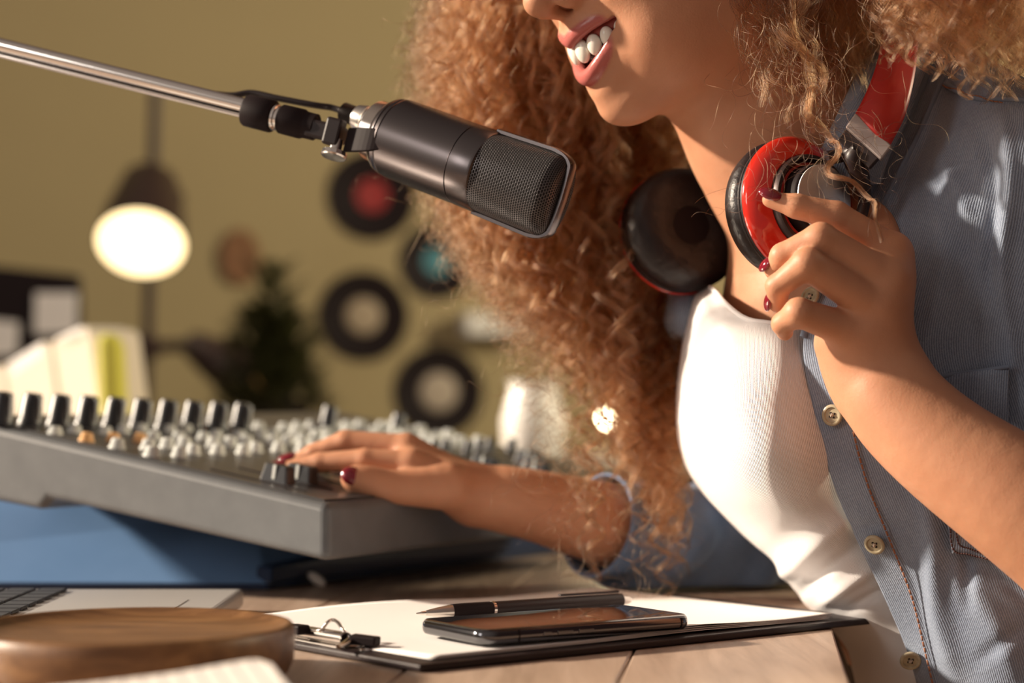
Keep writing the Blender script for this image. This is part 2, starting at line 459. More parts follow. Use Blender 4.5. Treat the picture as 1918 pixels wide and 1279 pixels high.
# flesh above the upper lip and below the lower one, then the lips themselves
sdf.rope([off(lipU, a, -5.5, 7.5, 1.0) for a in AA], [0.0055]*33, 0.006)
sdf.rope([off(lipD, a, -8.0, -9.0, 0.9) for a in AA], [0.0065]*33, 0.007)
for fn, r0, r1 in ((lipU, 4.1, 1.6), (lipD, 4.9, 1.6)):
    sdf.rope([H(*fn(a)) for a in AA], [(r1+(r0-r1)*(1-abs(a)**2.2))*0.001 for a in AA], 0.0035)
for sgn in (1, -1): sdf.cap(H(*lipU(sgn*1.0)), H(-33, 33*sgn, 21), 0.002, 0.003, 0.005)
# neck, chest
sdf.cap(H(-97, 0, -12), H(-124, 0, -80), 0.049, 0.052, 0.02)
nb = H(-124, 0, -80)
sdf.cap(nb, (0.225, 1.225, 0.94), 0.052, 0.075, 0.03)
sdf.ell((0.222, 1.225, 0.935), RI, (0.092, 0.105, 0.075), 0.02)
sdf.ell((0.215, 1.235, 0.86), RI, (0.085, 0.095, 0.10), 0.03)
sdf.ell((0.285, 1.235, 0.76), RI, (0.085, 0.080, 0.10), 0.03)
# far arm, down to the desk and out to the mixer
WR = P(898, 927, 1.300)
sdf.chain([Vector((0.21, 1.33, 0.965)), P(1500, 760, 1.37), P(1505, 880, 1.385), P(1470, 985, 1.385), P(1390, 1012, 1.378), P(1290, 1012, 1.362), P(1130, 980, 1.325), P(1000, 946, 1.305), WR],
          [0.036, 0.032, 0.030, 0.029, 0.028, 0.0265, 0.0235, 0.0185, 0.0158], 0.012)
def hand(W, fingers, k=0.006):
    for pts, rs, (pr0, pr1) in fingers:
        sdf.cap(W, pts[0], pr0, pr1, 0.010)
        for i in range(len(pts)-1): sdf.cap(pts[i], pts[i+1], rs[i], rs[i+1], 0.0022)
fr = [
 ([P(770, 872, 1.283), P(684, 862, 1.283), P(600, 866, 1.289), P(527, 879, 1.293)], mm(10.0, 7.6, 6.4, 4.6), mm(13.5, 11)),
 ([P(762, 842, 1.303), P(648, 828, 1.308), P(588, 850, 1.310), P(540, 873, 1.310)], mm(10.0, 7.8, 6.6, 5.0), mm(13, 11)),
 ([P(768, 845, 1.323), P(655, 836, 1.328), P(598, 860, 1.330), P(560, 884, 1.330)], mm(9.5, 7.5, 6.2, 4.8), mm(12, 10)),
 ([P(782, 858, 1.342), P(695, 852, 1.347), P(650, 870, 1.348), P(620, 888, 1.348)], mm(8.5, 6.6, 5.6, 4.4), mm(12, 9)),
]
hand(WR, fr)
sdf.cap(P(880, 930, 1.295), P(838, 912, 1.278), 0.016, 0.0145, 0.012)
sdf.chain([P(838, 912, 1.278), P(745, 912, 1.268), P(690, 902, 1.264), P(660, 896, 1.262)], mm(14.5, 10.2, 9.3, 7.4), 0.003)
# near arm: out of the picture at the right, up to the headphones
WL = P(1643, 700, 1.062)
sdf.chain([P(2080, 1060, 1.025), P(1918, 945, 1.030), P(1780, 850, 1.042), P(1690, 770, 1.054), WL], mm(34.5, 29.5, 25, 22.5, 20.5), 0.01)
sdf.chain([P(2080, 1060, 1.025), P(2150, 1085, 1.04), Vector((0.395, 1.10, 0.90)), Vector((0.345, 1.13, 1.00)), Vector((0.27, 1.18, 1.03))], mm(34.5, 33, 34, 34, 30), 0.015)
sdf.cap(P(1615, 700, 1.066), P(1668, 690, 1.066), 0.0165, 0.0165, 0.01)
fl = [
 ([P(1668, 476, 1.066), P(1566, 405, 1.056), P(1492, 386, 1.056), P(1442, 374, 1.060)], mm(11.0, 7.9, 6.5, 4.3), mm(16, 12.5)),
 ([P(1662, 528, 1.052), P(1537, 447, 1.040), P(1466, 479, 1.048), P(1449, 506, 1.056)], mm(11.0, 8.4, 6.6, 5.2), mm(16, 12)),
 ([P(1640, 575, 1.048), P(1512, 494, 1.032), P(1457, 536, 1.042), P(1457, 568, 1.050)], mm(10.5, 8.2, 6.4, 5.2), mm(16, 11)),
 ([P(1608, 625, 1.050), P(1496, 585, 1.034), P(1466, 606, 1.042), P(1470, 622, 1.048)], mm(9.8, 7.6, 5.8, 4.6), mm(15, 10)),
]
hand(WL, fl)
sdf.cap(P(1600, 640, 1.062), P(1650, 520, 1.064), 0.0135, 0.0135, 0.012)
sdf.cap(P(1612, 670, 1.062), P(1600, 630, 1.054), 0.0145, 0.0115, 0.012)
sdf.cap(P(1560, 640, 1.066), P(1618, 720, 1.066), 0.009, 0.014, 0.012)
sdf.chain([P(1650, 640, 1.085), P(1655, 520, 1.098), P(1640, 430, 1.115), P(1600, 395, 1.13)], mm(15, 12, 9.5, 7.5), 0.008)
V, Q = sdf.mesh(); del sdf.F
print('body', len(V), len(Q))
person = thing('person', (0.24, 1.22, 0.0), 'smiling person with long curly auburn hair leaning over the desk in white tank top', 'person')
_a = (V[:, 0]-0.1787)*-math.cos(math.radians(7.1))+(V[:, 1]-1.0997)*math.sin(math.radians(7.1))   # distance in from the desk edge
_m = (V[:, 2] < 0.7535) & (_a > -0.002)
_low = _m & (_a < 0.075) & (V[:, 2] < 0.748)
V[_low, 0] += (_a[_low]+0.002); V[_m & ~_low, 2] = 0.7535
body = to_obj('body', V, Q, M['skin'], person)
sm = body.modifiers.new('smooth', 'SMOOTH'); sm.factor = 0.5; sm.iterations = 3
# lip colour attribute
q = to_head(V); lip = np.zeros(len(V))
near = (np.abs(q[:, 1]) < 33) & (q[:, 2] > -20) & (q[:, 2] < 25) & (q[:, 0] > -36) & (q[:, 0] < 14)
for fn, r0 in ((lipU, 4.3), (lipD, 5.1)):
    for i in range(-40, 41):
        a = i/40; c = np.array(fn(a)); r = (1.9+(r0-1.9)*(1-abs(a)**2.4))
        d = np.linalg.norm(q[near]-c, axis=1)
        lip[near] = np.maximum(lip[near], np.clip((r+0.9-d)/0.8, 0, 1))
at = body.data.attributes.new('lip', 'FLOAT', 'POINT'); at.data.foreach_set('value', lip.astype(np.float32))
# teeth
tb = MB()
for i, (L, wd, ht) in enumerate([(4.5, 5.0, 6.9), (12.6, 4.5, 6.2), (19.0, 4.1, 5.8), (24.2, 3.4, 4.6), (28.0, 3.0, 3.8)]):
    for sgn in (1, -1):
        F = -0.5-22*(L/28)**2; yaw = math.atan2(48*L/784, 1)*sgn
        R = RH@Matrix.Rotation(yaw, 3, 'Z')
        tb.ellipsoid(H(F, L*sgn, 3.8+9*(L/28)**2), R, mm(3.4, wd, ht), 16, 12)
tb.build('teeth', M['tooth'], person, sharp=180)
gb = MB()
gb.tube([H(-6-24*(a/8)**2, 27*a/8, 10+8*(a/8)**2) for a in range(-8, 9)], 0.0042, 10)
gb.build('gum', M['gum'], person)
ib = MB(); ib.ellipsoid(H(-24, 0, 0), RH, mm(16, 22, 13)); ib.build('mouth_interior', mat('mouth_interior', (0.10, 0.015, 0.015), 0.4), person)
# nails
def nail(tip, prev, out, L, Wd, name='fingernail', push=0.9, th=0.0012):
    tip = Vector(tip); d = (tip-Vector(prev)).normalized(); out = Vector(out); out = (out-d*out.dot(d)).normalized(); side = d.cross(out)
    R = Matrix((d, side, out)).transposed()
    b = MB().ellipsoid(tip+out*push*0.001, R, (L, Wd, th), 20, 10)
    return b.build(name, M['nail'], person, sharp=180)
TC = Vector((0, -1, 0.0))
nail(P(1441, 370, 1.0575), P(1492, 386, 1.056), (-0.1, -0.75, 0.75), 0.0068, 0.0040, push=2.6, th=0.0024)
nail(P(1443, 500, 1.054), P(1466, 479, 1.048), (-0.95, 0.0, -0.1), 0.0050, 0.0034, push=3.6, th=0.0018)
nail(P(1450, 566, 1.049), P(1457, 536, 1.042), (-1, -0.2, 0), 0.0055, 0.0038, push=3.4, th=0.002)
nail(P(657, 895, 1.2615), P(690, 902, 1.264), (-0.1, -1, 0.35), 0.0075, 0.0062, push=5.2, th=0.0035)
nail(P(522, 876, 1.2925), P(600, 866, 1.289), (-0.2, -0.3, 0.9), 0.0070, 0.0038, push=2.6, th=0.002)
nail(P(541, 862, 1.3100), P(588, 850, 1.310), (-0.6, -0.3, 0.7), 0.0070, 0.0042, push=2.5, th=0.002)

# ------------------------------------------------------------ clothes
def wrinkle(freqs, amp, seed=0):
    def f(b, U, V, u, v):
        r = np.random.default_rng(seed); o = np.zeros_like(U)
        for k in range(freqs):
            a = r.uniform(0, math.pi); w_ = r.uniform(25, 75); ph = r.uniform(0, 6.28)
            q = (U*math.cos(a)+V*math.sin(a))*w_+ph+1.3*np.sin((U*math.sin(a)-V*math.cos(a))*w_*0.5+ph)
            o += amp*np.sin(q)/(1+w_/40)
        return o
    return f
tank_rows = [
 [(1318, 505, 1.35), (1304, 522, 1.285), (1318, 534, 1.237), (1350, 556, 1.178), (1398, 597, 1.142), (1458, 602, 1.135), (1530, 590, 1.145), (1610, 560, 1.17)],
 [(1302, 560, 1.33), (1292, 570, 1.25), (1315, 580, 1.185), (1350, 612, 1.145), (1400, 630, 1.128), (1460, 634, 1.122), (1530, 630, 1.135), (1620, 615, 1.16)],
 [(1292, 650, 1.33), (1276, 655, 1.25), (1298, 660, 1.185), (1345, 672, 1.14), (1400, 680, 1.118), (1462, 682, 1.11), (1530, 680, 1.122), (1640, 670, 1.15)],
 [(1295, 740, 1.33), (1267, 745, 1.25), (1285, 748, 1.18), (1335, 755, 1.13), (1400, 758, 1.102), (1470, 758, 1.098), (1545, 758, 1.114), (1650, 755, 1.14)],
 [(1305, 830, 1.33), (1272, 832, 1.25), (1290, 838, 1.18), (1345, 845, 1.125), (1415, 850, 1.092), (1485, 850, 1.09), (1565, 850, 1.108), (1680, 850, 1.14)],
 [(1345, 905, 1.33), (1303, 905, 1.25), (1326, 915, 1.185), (1382, 930, 1.135), (1445, 937, 1.106), (1512, 938, 1.104), (1592, 938, 1.118), (1700, 940, 1.15)],
 [(1420, 990, 1.33), (1380, 990, 1.25), (1402, 1000, 1.195), (1450, 1008, 1.152), (1508, 1010, 1.126), (1566, 1010, 1.120), (1642, 1010, 1.127), (1740, 1010, 1.15)],
 [(1490, 1065, 1.32), (1462, 1065, 1.25), (1474, 1075, 1.20), (1506, 1085, 1.165), (1556, 1090, 1.14), (1608, 1092, 1.132), (1680, 1095, 1.132), (1780, 1095, 1.15)],
 [(1525, 1118, 1.31), (1500, 1122, 1.245), (1510, 1128, 1.205), (1545, 1136, 1.172), (1590, 1142, 1.148), (1642, 1146, 1.138), (1712, 1148, 1.136), (1800, 1150, 1.15)],
 [(1600, 1200, 1.30), (1578, 1205, 1.24), (1592, 1205, 1.205), (1612, 1205, 1.178), (1642, 1208, 1.158), (1682, 1210, 1.146), (1736, 1212, 1.14), (1830, 1215, 1.15)],
 [(1640, 1330, 1.30), (1615, 1330, 1.24), (1625, 1330, 1.205), (1645, 1330, 1.18), (1680, 1330, 1.16), (1716, 1330, 1.148), (1770, 1330, 1.142), (1860, 1330, 1.15)]]
def tank_fold(b, U, V, u, v):
    X = b[..., 0]/b[..., 1]*FPX+959; Yp = HOR-(b[..., 2]-ZC)/b[..., 1]*FPX
    o = np.zeros_like(U)
    for (x0, y0, x1, y1, wd, am) in [(1455, 1085, 1600, 960, 17, .0035), (1500, 1110, 1650, 985, 13, -.003), (1540, 1130, 1680, 1030, 13, .0035), (1590, 1140, 1700, 1080, 10, -.0025), (1440, 1040, 1560, 930, 22, -.0015)]:
        L = math.hypot(x1-x0, y1-y0); dx, dy = (x1-x0)/L, (y1-y0)/L
        s_ = (X-x0)*dx+(Yp-y0)*dy; d_ = (X-x0)*-dy+(Yp-y0)*dx
        o += am*np.exp(-(d_/wd)**2)*np.clip((s_+20)/40, 0, 1)*np.clip((L+30-s_)/60, 0, 1)
    return o
surf('tank_top', tank_rows, M['tank'], person, 110, 150, 0.0012, tank_fold, uvspan=0.27)
neck_pts = [P(*q) for q in [(1330, 538, 1.215), (1342, 548, 1.190), (1357, 566, 1.160), (1380, 586, 1.147), (1402, 598, 1.140), (1430, 603, 1.135), (1460, 604, 1.133), (1530, 592, 1.142)]]
t_ = np.linspace(0, 7, 40)
MB().tube([Vector(p) for p in cr(np.array([tuple(p) for p in neck_pts]), t_)], 0.0014, 8).build('neckline_binding', M['tank'], person)

denim_rows = [
 [(1752, 60, 1.185), (1795, 75, 1.165), (1840, 100, 1.135), (1890, 130, 1.105), (1950, 165, 1.09), (2030, 225, 1.09), (2110, 300, 1.11)],
 [(1735, 150, 1.155), (1772, 160, 1.140), (1822, 178, 1.115), (1880, 195, 1.09), (1945, 225, 1.075), (2025, 290, 1.075), (2110, 370, 1.11)],
 [(1690, 250, 1.138), (1735, 255, 1.125), (1790, 262, 1.10), (1855, 272, 1.078), (1930, 300, 1.062), (2015, 360, 1.066), (2105, 430, 1.10)],
 [(1642, 345, 1.130), (1692, 350, 1.115), (1755, 352, 1.095), (1830, 358, 1.076), (1910, 380, 1.062), (2005, 430, 1.064), (2105, 490, 1.10)],
 [(1590, 440, 1.126), (1648, 442, 1.112), (1722, 445, 1.096), (1805, 450, 1.082), (1895, 460, 1.068), (2000, 490, 1.066), (2105, 540, 1.10)],
 [(1540, 545, 1.122), (1604, 545, 1.108), (1685, 548, 1.096), (1780, 550, 1.086), (1880, 555, 1.074), (1995, 570, 1.07), (2105, 600, 1.10)],
 [(1506, 645, 1.116), (1574, 645, 1.104), (1662, 648, 1.095), (1765, 650, 1.088), (1872, 655, 1.08), (1990, 665, 1.074), (2105, 680, 1.10)],
 [(1527, 770, 1.108), (1594, 770, 1.097), (1678, 770, 1.089), (1772, 772, 1.085), (1875, 775, 1.08), (1990, 780, 1.076), (2105, 790, 1.10)],
 [(1558, 890, 1.106), (1624, 890, 1.096), (1702, 890, 1.088), (1790, 890, 1.084), (1885, 892, 1.08), (1995, 895, 1.078), (2105, 900, 1.10)],
 [(1602, 1000, 1.115), (1668, 1000, 1.103), (1738, 1000, 1.092), (1815, 1000, 1.086), (1900, 1000, 1.08), (2000, 1000, 1.08), (2105, 1000, 1.10)],
 [(1655, 1110, 1.124), (1712, 1110, 1.112), (1772, 1110, 1.098), (1840, 1110, 1.088), (1915, 1110, 1.082), (2005, 1110, 1.082), (2105, 1110, 1.10)],
 [(1702, 1220, 1.130), (1740, 1220, 1.118), (1790, 1220, 1.104), (1855, 1220, 1.09), (1925, 1220, 1.084), (2010, 1220, 1.084), (2105, 1220, 1.10)],
 [(1735, 1340, 1.134), (1768, 1340, 1.122), (1812, 1340, 1.108), (1870, 1340, 1.094), (1935, 1340, 1.086), (2015, 1340, 1.086), (2105, 1340, 1.10)]]
FOLDS = [(1880, 230, 1890, 700, 16, .0035), (1845, 260, 1862, 560, 14, -.003), (1765, 300, 1812, 420, 18, .0035), (1760, 420, 1742, 620, 18, .0022), (1800, 420, 1830, 640, 14, -.002),
         (1715, 880, 1790, 1260, 20, .004), (1765, 900, 1822, 1120, 14, -.0035), (1800, 1080, 1900, 1250, 26, .0035), (1830, 1060, 1918, 1130, 14, -.003), (1840, 1230, 1918, 1190, 14, -.0025),
         (1600, 985, 1668, 995, 9, -.0016), (1680, 700, 1760, 640, 16, .002)]
def denim_fold(b, U, V, u, v):
    X = b[..., 0]/b[..., 1]*FPX+959; Yp = HOR-(b[..., 2]-ZC)/b[..., 1]*FPX
    o = wrinkle(5, 0.0004, 3)(b, U, V, u, v)
    for (x0, y0, x1, y1, wd, am) in FOLDS:
        L = math.hypot(x1-x0, y1-y0); dx, dy = (x1-x0)/L, (y1-y0)/L
        s_ = (X-x0)*dx+(Yp-y0)*dy; d_ = (X-x0)*-dy+(Yp-y0)*dx+10*np.sin(s_/60)
        o += am*np.exp(-(d_/wd)**2)*np.clip((s_+30)/60, 0, 1)*np.clip((L+30-s_)/60, 0, 1)
    # the doubled strip along the front edge stands a little proud
    o += 0.0012/(1+np.exp((u-0.165)*160))
    return o
shirt = surf('denim_shirt', denim_rows, M['denim'], person, 150, 190, 0.0016, denim_fold)
def front_rows(k0, k1, lift=0.003, rows=denim_rows, a=0, b=None):
    "points lying on the shirt front, u from k0 to k1 of the grid width"
    g = np.array([[P(*q) for q in r] for r in rows], float); return g
G = np.array([[tuple(P(*q)) for q in r] for r in denim_rows])
def shirt_pt(u, v, lift=0.003):
    "u 0..6 across, v 0..12 down the shirt front grid"
    e = 0.02
    f = lambda u_, v_: cr(cr(G, np.array([v_]))[0], np.array([u_]))[0]
    p = f(u, v); n = Vector(np.cross(f(u+e, v)-p, f(u, v+e)-p)).normalized()
    if n.y > 0: n = -n
    return Vector(p)+n*lift, n
def stitch(name, uvs_, m, parent, r=0.0005, dash=True, lift=0.0028, step=0.0034):
    pts = [shirt_pt(u, v, lift)[0] for u, v in uvs_]
    # resample evenly
    out = [pts[0]]; acc = 0
    for i in range(1, len(pts)):
        seg = pts[i]-pts[i-1]; L = seg.length; k = max(1, int(L/step))
        out += [pts[i-1]+seg*(j/k) for j in range(1, k+1)]
    b = MB()
    if dash:
        for i in range(len(out)-1): b.tube([out[i].lerp(out[i+1], 0.1), out[i].lerp(out[i+1], 0.5)+Vector((0, -0.0002, 0)), out[i].lerp(out[i+1], 0.88)], r, 6)
    else: b.tube(out, r, 6)
    return b.build(name, m, parent, sharp=180)
stitch('stitching', [(0.98, 6.2+i*0.2) for i in range(31)], M['thread'], shirt, 0.00055)
# folded collar and yoke seam
def ridge(name, uvs_, r, m, lift=0.002, flat=None):
    pts = np.array([tuple(shirt_pt(u, v, lift)[0]) for u, v in uvs_]); t = np.linspace(0, len(pts)-1, len(pts)*6)
    p = [Vector(q) for q in cr(pts, t)]
    return MB().tube(p, r, 10).build(name, m, shirt)
ridge('collar_edge', [(0.02, 0.2), (0.0, 1), (-0.02, 2), (-0.02, 3), (-0.02, 4), (-0.02, 5), (0, 5.9)], 0.0022, M['denim'])
ridge('collar_edge', [(0.85, 0.6), (0.8, 1), (0.72, 2), (0.68, 3), (0.62, 4), (0.6, 5)], 0.0018, M['denim'], 0.0008)
ridge('shoulder_seam', [(1.0, 1.0), (1.6, 1.05), (2.3, 1.05), (3.0, 0.9), (3.6, 0.7), (4.4, 0.5)], 0.0016, M['denim'], 0.0012)
stitch('stitching', [(1.0+i*0.12, 1.06+0.02*math.sin(i)) for i in range(18)], M['thread'], shirt, 0.0004)
# chest pocket: lifted patch with a turned top edge
def uv_of(px, py):
    best = None
    for it in range(2):
        if best is None: us, vs = np.linspace(0, 6, 61), np.linspace(0, 12, 121)
        else: us, vs = np.linspace(best[0]-.1, best[0]+.1, 11), np.linspace(best[1]-.1, best[1]+.1, 11)
        g = cr(cr(G, np.clip(vs, 0, 12)).transpose(1, 0, 2), np.clip(us, 0, 6))
        X = g[..., 0]/g[..., 1]*FPX+959; Yp = HOR-(g[..., 2]-ZC)/g[..., 1]*FPX
        k = np.unravel_index(np.argmin((X-px)**2+(Yp-py)**2), X.shape); best = (us[k[0]], vs[k[1]])
    return best
def patch(name, corners, lift, thick, nu=24, nv=30, sag=0.0):
    "corners: pixel rows of the top edge and the bottom edge"
    top, bot = corners; vs, fs, uv = [], [], []
    T = cr(np.array([uv_of(*q) for q in top]), np.linspace(0, len(top)-1, nu)); B = cr(np.array([uv_of(*q) for q in bot]), np.linspace(0, len(bot)-1, nu))
    for j in range(nv):
        for i in range(nu):
            q = T[i]*(1-j/(nv-1))+B[i]*(j/(nv-1)); p, n = shirt_pt(q[0], q[1], lift+sag*(1-j/(nv-1))**2*math.sin(math.pi*i/(nu-1)))
            vs.append(p); uv.append((p.x*1.02, p.z))
    fs = [(j*nu+i, j*nu+i+1, (j+1)*nu+i+1, (j+1)*nu+i) for j in range(nv-1) for i in range(nu-1)]
    o = to_obj(name, vs, fs, M['denim'], shirt, True, uvs=uv)
    if o.data.polygons[0].normal.y > 0: o.data.flip_normals()
    s_ = o.modifiers.new('solid', 'SOLIDIFY'); s_.thickness = thick; s_.offset = -1
    return o
patch('pocket', ([(1752, 710), (1800, 702), (1850, 692), (1892, 686)], [(1785, 1030), (1815, 1036), (1850, 1046), (1905, 1058)]), 0.0055, 0.0016, sag=0.003)
top = [uv_of(*q) for q in [(1752, 710), (1800, 702), (1850, 692), (1892, 686)]]
ridge('pocket_hem', [tuple(q) for q in cr(np.array(top), np.linspace(0, 3, 14))], 0.0012, M['denim'], 0.0065)
for dx in (4, 14):
    pk = [uv_of(x, y) for x, y in [(1757+dx, 760), (1764+dx, 860), (1774+dx, 960), (1782+dx, 1026-dx), (1815, 1036-dx), (1850, 1046-dx), (1903, 1056-dx)]]
    stitch('stitching', [tuple(q) for q in cr(np.array(pk), np.linspace(0, 6, 40))], mat('dark_thread', (0.07, 0.03, 0.03), 0.8), shirt, 0.0005, lift=0.0068)
# shirt buttons
M['button'] = noisy(mat('horn_button', rough=0.25), (0.30, 0.25, 0.16), (0.46, 0.40, 0.28), 220)
M['cotton'] = mat('cotton_thread', (0.55, 0.45, 0.38), 0.8)
def button(px, py, tilt=(0, 0)):
    u, v = uv_of(px, py); p, n = shirt_pt(u, v, 0.0038)
    n = (n+Vector((tilt[0], 0, tilt[1]))).normalized(); x, y, _ = frame(n)
    b = MB().lathe(p, n, [(0, 0.0052), (0.0012, 0.0060), (0.0021, 0.0060), (0.0027, 0.0055), (0.0026, 0.0044), (0.0017, 0.0040), (0.0016, 0.0001)], 36)
    o = b.build('button', M['button'], shirt, sharp=60)
    h = MB()
    for a in range(4):
        q = p+(x*math.cos(a*math.pi/2+.6)+y*math.sin(a*math.pi/2+.6))*0.0015+n*0.0012
        h.lathe(q, n, [(0, 0.0006), (0.0009, 0.0006)], 10)
    h.build('hole', M['matte_black'], o)
    c = MB()
    for s_ in (1, -1):
        a0 = (x*math.cos(.6+(0 if s_ > 0 else math.pi/2))+y*math.sin(.6+(0 if s_ > 0 else math.pi/2)))*0.0014
        for k in (-1, 0, 1): c.tube([p-a0+n*0.0017+y*k*0.0003, p+n*(0.0028+0.0003*s_)+y*k*0.0003, p+a0+n*0.0017+y*k*0.0003], 0.00022, 6)
    c.build('button_thread', M['cotton'], o)
button(1566, 777); button(1644, 1010); button(1713, 1230, (0.7, 0)); button(1528, 560, (-.2, 0))
# the far front edge of the shirt, behind the white top
surf('shirt_lapel', [
 [(1235, 540, 1.262), (1262, 545, 1.245), (1300, 552, 1.235), (1345, 545, 1.25)],
 [(1243, 575, 1.262), (1262, 580, 1.240), (1298, 590, 1.232), (1330, 590, 1.25)],
 [(1240, 600, 1.265), (1258, 610, 1.245), (1288, 625, 1.24), (1325, 620, 1.26)],
 [(1252, 640, 1.268), (1266, 645, 1.255), (1284, 650, 1.262), (1325, 650, 1.28)],
 [(1262, 690, 1.275), (1268, 700, 1.268), (1290, 700, 1.275), (1325, 700, 1.30)],
 [(1264, 800, 1.285), (1270, 800, 1.280), (1290, 800, 1.29), (1325, 800, 1.30)]], M['denim'], shirt, 40, 50, 0.0014, lambda b, U, V, u, v: 0.003*np.sin(V*90)*np.sin(U*60))
# far sleeve, hem pushed up the forearm
def sleeve(pts, rs, cloth='denim_sunlit', nseg=90):
    t = np.linspace(0, len(pts)-1, nseg); c = cr(np.array([tuple(p) if isinstance(p, Vector) else tuple(P(*p)) for p in pts]), t); r = cr(np.array(rs), t)
    vs, uv = [], []; px = None
    for k in range(nseg):
        d = Vector(c[min(k+1, nseg-1)]-c[max(k-1, 0)]).normalized()
        if px is None: x, y, _ = frame(d)
        else: x = (px-d*px.dot(d)).normalized(); y = d.cross(x)
        px = x; s_ = k*0.0035
        for i in range(64):
            a = 2*math.pi*i/64
            w_ = 0.0022*math.sin(s_*95+2*math.sin(a+1)+a)+0.0016*math.sin(s_*160+3*a)+0.0018*math.sin(2*a+s_*40)+0.0012*math.sin(5*a+s_*60)
            if k < 3: w_ = 0.0018
            rr = r[k]+w_*min(1, 0.4+k/30)
            vs.append(Vector(c[k])+x*(math.cos(a)*rr)+y*(math.sin(a)*rr*1.0)); uv.append((a*0.035, s_))
    f = [(k*64+i, k*64+(i+1) % 64, (k+1)*64+(i+1) % 64, (k+1)*64+i) for k in range(nseg-1) for i in range(64)]
    o = to_obj('sleeve', vs, f, M[cloth], shirt, True, uvs=uv)
    s2 = o.modifiers.new('solid', 'SOLIDIFY'); s2.thickness = 0.0016
    bm = bmesh.new(); bm.from_mesh(o.data); bmesh.ops.recalc_face_normals(bm, faces=bm.faces); bm.to_mesh(o.data); bm.free()
    for v in o.data.vertices: v.co.z = max(v.co.z, 0.7535)
    return o
M['denim_sunlit'] = denim_mat('denim_sunlit', (0.11, 0.18, 0.32), (0.19, 0.28, 0.45))  # same cloth in a brighter blue: sunlight on the far sleeve as colour
sleeve([(1118, 983, 1.320), (1190, 1003, 1.340), (1290, 1012, 1.362), (1390, 1012, 1.378), (1470, 985, 1.385), (1505, 880, 1.385), (1500, 760, 1.37), (1490, 640, 1.345)],
       [0.0345, 0.0375, 0.0395, 0.0410, 0.042, 0.044, 0.046, 0.049])
sleeve([Vector((0.352, 1.058, 0.815)), Vector((0.378, 1.085, 0.86)), Vector((0.394, 1.100, 0.92)), Vector((0.372, 1.122, 0.985)), Vector((0.325, 1.165, 1.005))], [0.0470, 0.0500, 0.0550, 0.0590, 0.0560], 'denim', 60)

# ------------------------------------------------------------ desk
TZ = 0.75
desk = thing('desk', (-0.35, 1.5, 0), 'wooden desk with greyed planks carrying the mixer, clipboard and laptop', 'desk')
XE = 0.181
nplank = 0
yb = 0.62
DA = math.radians(7.1); DX = Vector((math.cos(DA), -math.sin(DA), 0)); DY = Vector((math.sin(DA), math.cos(DA), 0))
D0 = Vector((0.1787, 1.0997, 0)); RD = Matrix((DX, DY, Vector((0, 0, 1)))).transposed()
def dk(a, c, z): return D0-DX*a+DY*c+Vector((0, 0, z))
x0 = 0
for k in range(11):
    w_ = 0.1045 if k else 0.1065
    MB().box(dk(x0+w_/2, 0.12, TZ-0.016), (w_-0.0012, 1.54, 0.032), RD).build('plank', M['table'], desk, smooth=False, bevel=0.0012); x0 += w_
MB().box(dk(0.05, 0.12, TZ-0.07), (0.03, 1.4, 0.076), RD).build('apron', M['table'], desk, smooth=False)
for a_, c_ in ((0.06, -0.55), (0.06, 0.82), (1.08, -0.55), (1.08, 0.82)):
    MB().box(dk(a_, c_, (TZ-0.032)/2), (0.06, 0.06, TZ-0.032), RD).build('leg', M['table'], desk, smooth=False, bevel=0.002)

# ------------------------------------------------------------ mixing console
ET = Vector((math.cos(math.radians(59.7)), math.sin(math.radians(59.7)), 0)); ES = Vector((-ET.y, ET.x, 0))
MO = Vector((-0.1116, 1.20, 0))
SL, BSL = 0.166, 0.108
def top(t, s): return MO+ET*t+ES*s+Vector((0, 0, 0.8167+SL*s))
def bot(t, s): return MO+ET*t+ES*s+Vector((0, 0, 0.7822+BSL*s))
MTN = (ET.cross((ES+Vector((0, 0, SL))).normalized())).normalized()
MX = (ES+Vector((0, 0, SL))).normalized()
def mix_at(px, py):
    "the (t, s) of the mixer top seen at that pixel"
    d = Vector(((px-959)/FPX, 1, -(py-HOR)/FPX)); o = Vector((0, 0, ZC)); q = top(0, 0)
    p = o+d*((q-o).dot(MTN)/d.dot(MTN)); r_ = p-q
    return r_.dot(ET), r_.dot(ES)
M['mixer'] = noisy(mat('grey_mixer_shell', rough=0.42), (0.105, 0.111, 0.118), (0.128, 0.134, 0.141), 60, 0.1, 0.0002)
M['mixer_top'] = noisy(mat('dark_mixer_panel', rough=0.32), (0.050, 0.048, 0.050), (0.065, 0.062, 0.064), 40)
mixer = thing('mixing_console', MO+Vector((0, 0, 0.78)), 'grey audio mixing console covered in small knobs, propped on the blue binder', 'mixing console')
TW, SD = 0.45, 0.315
b = MB()
# shell: outline with a stepped underside, extruded along the front
prof = [(0, 0.0), (0, 1.0), (SD, 1.0), (SD, 0.0), (0.232, -0.01), (0.225, 0.16), (0.205, 0.16)]
def side(t):
    out = []
    for s_, f in prof:
        lo, hi = bot(t, s_), top(t, s_); out.append(lo.lerp(hi, f))
    return out
b.hexa(side(TW), side(0))
b.build('shell', M['mixer'], mixer, smooth=False, bevel=0.0065, seg=4)
q = lambda t, s, h: top(t, s)+MTN*h
MB().hexa([q(0.008, 0.008, 0.0002), q(TW-0.008, 0.008, 0.0002), q(TW-0.008, SD-0.008, 0.0002), q(0.008, SD-0.008, 0.0002)],
          [q(0.008, 0.008, 0.0012), q(TW-0.008, 0.008, 0.0012), q(TW-0.008, SD-0.008, 0.0012), q(0.008, SD-0.008, 0.0012)]).build('control_panel', M['mixer_top'], mixer, smooth=False)
PITCH = 0.0222
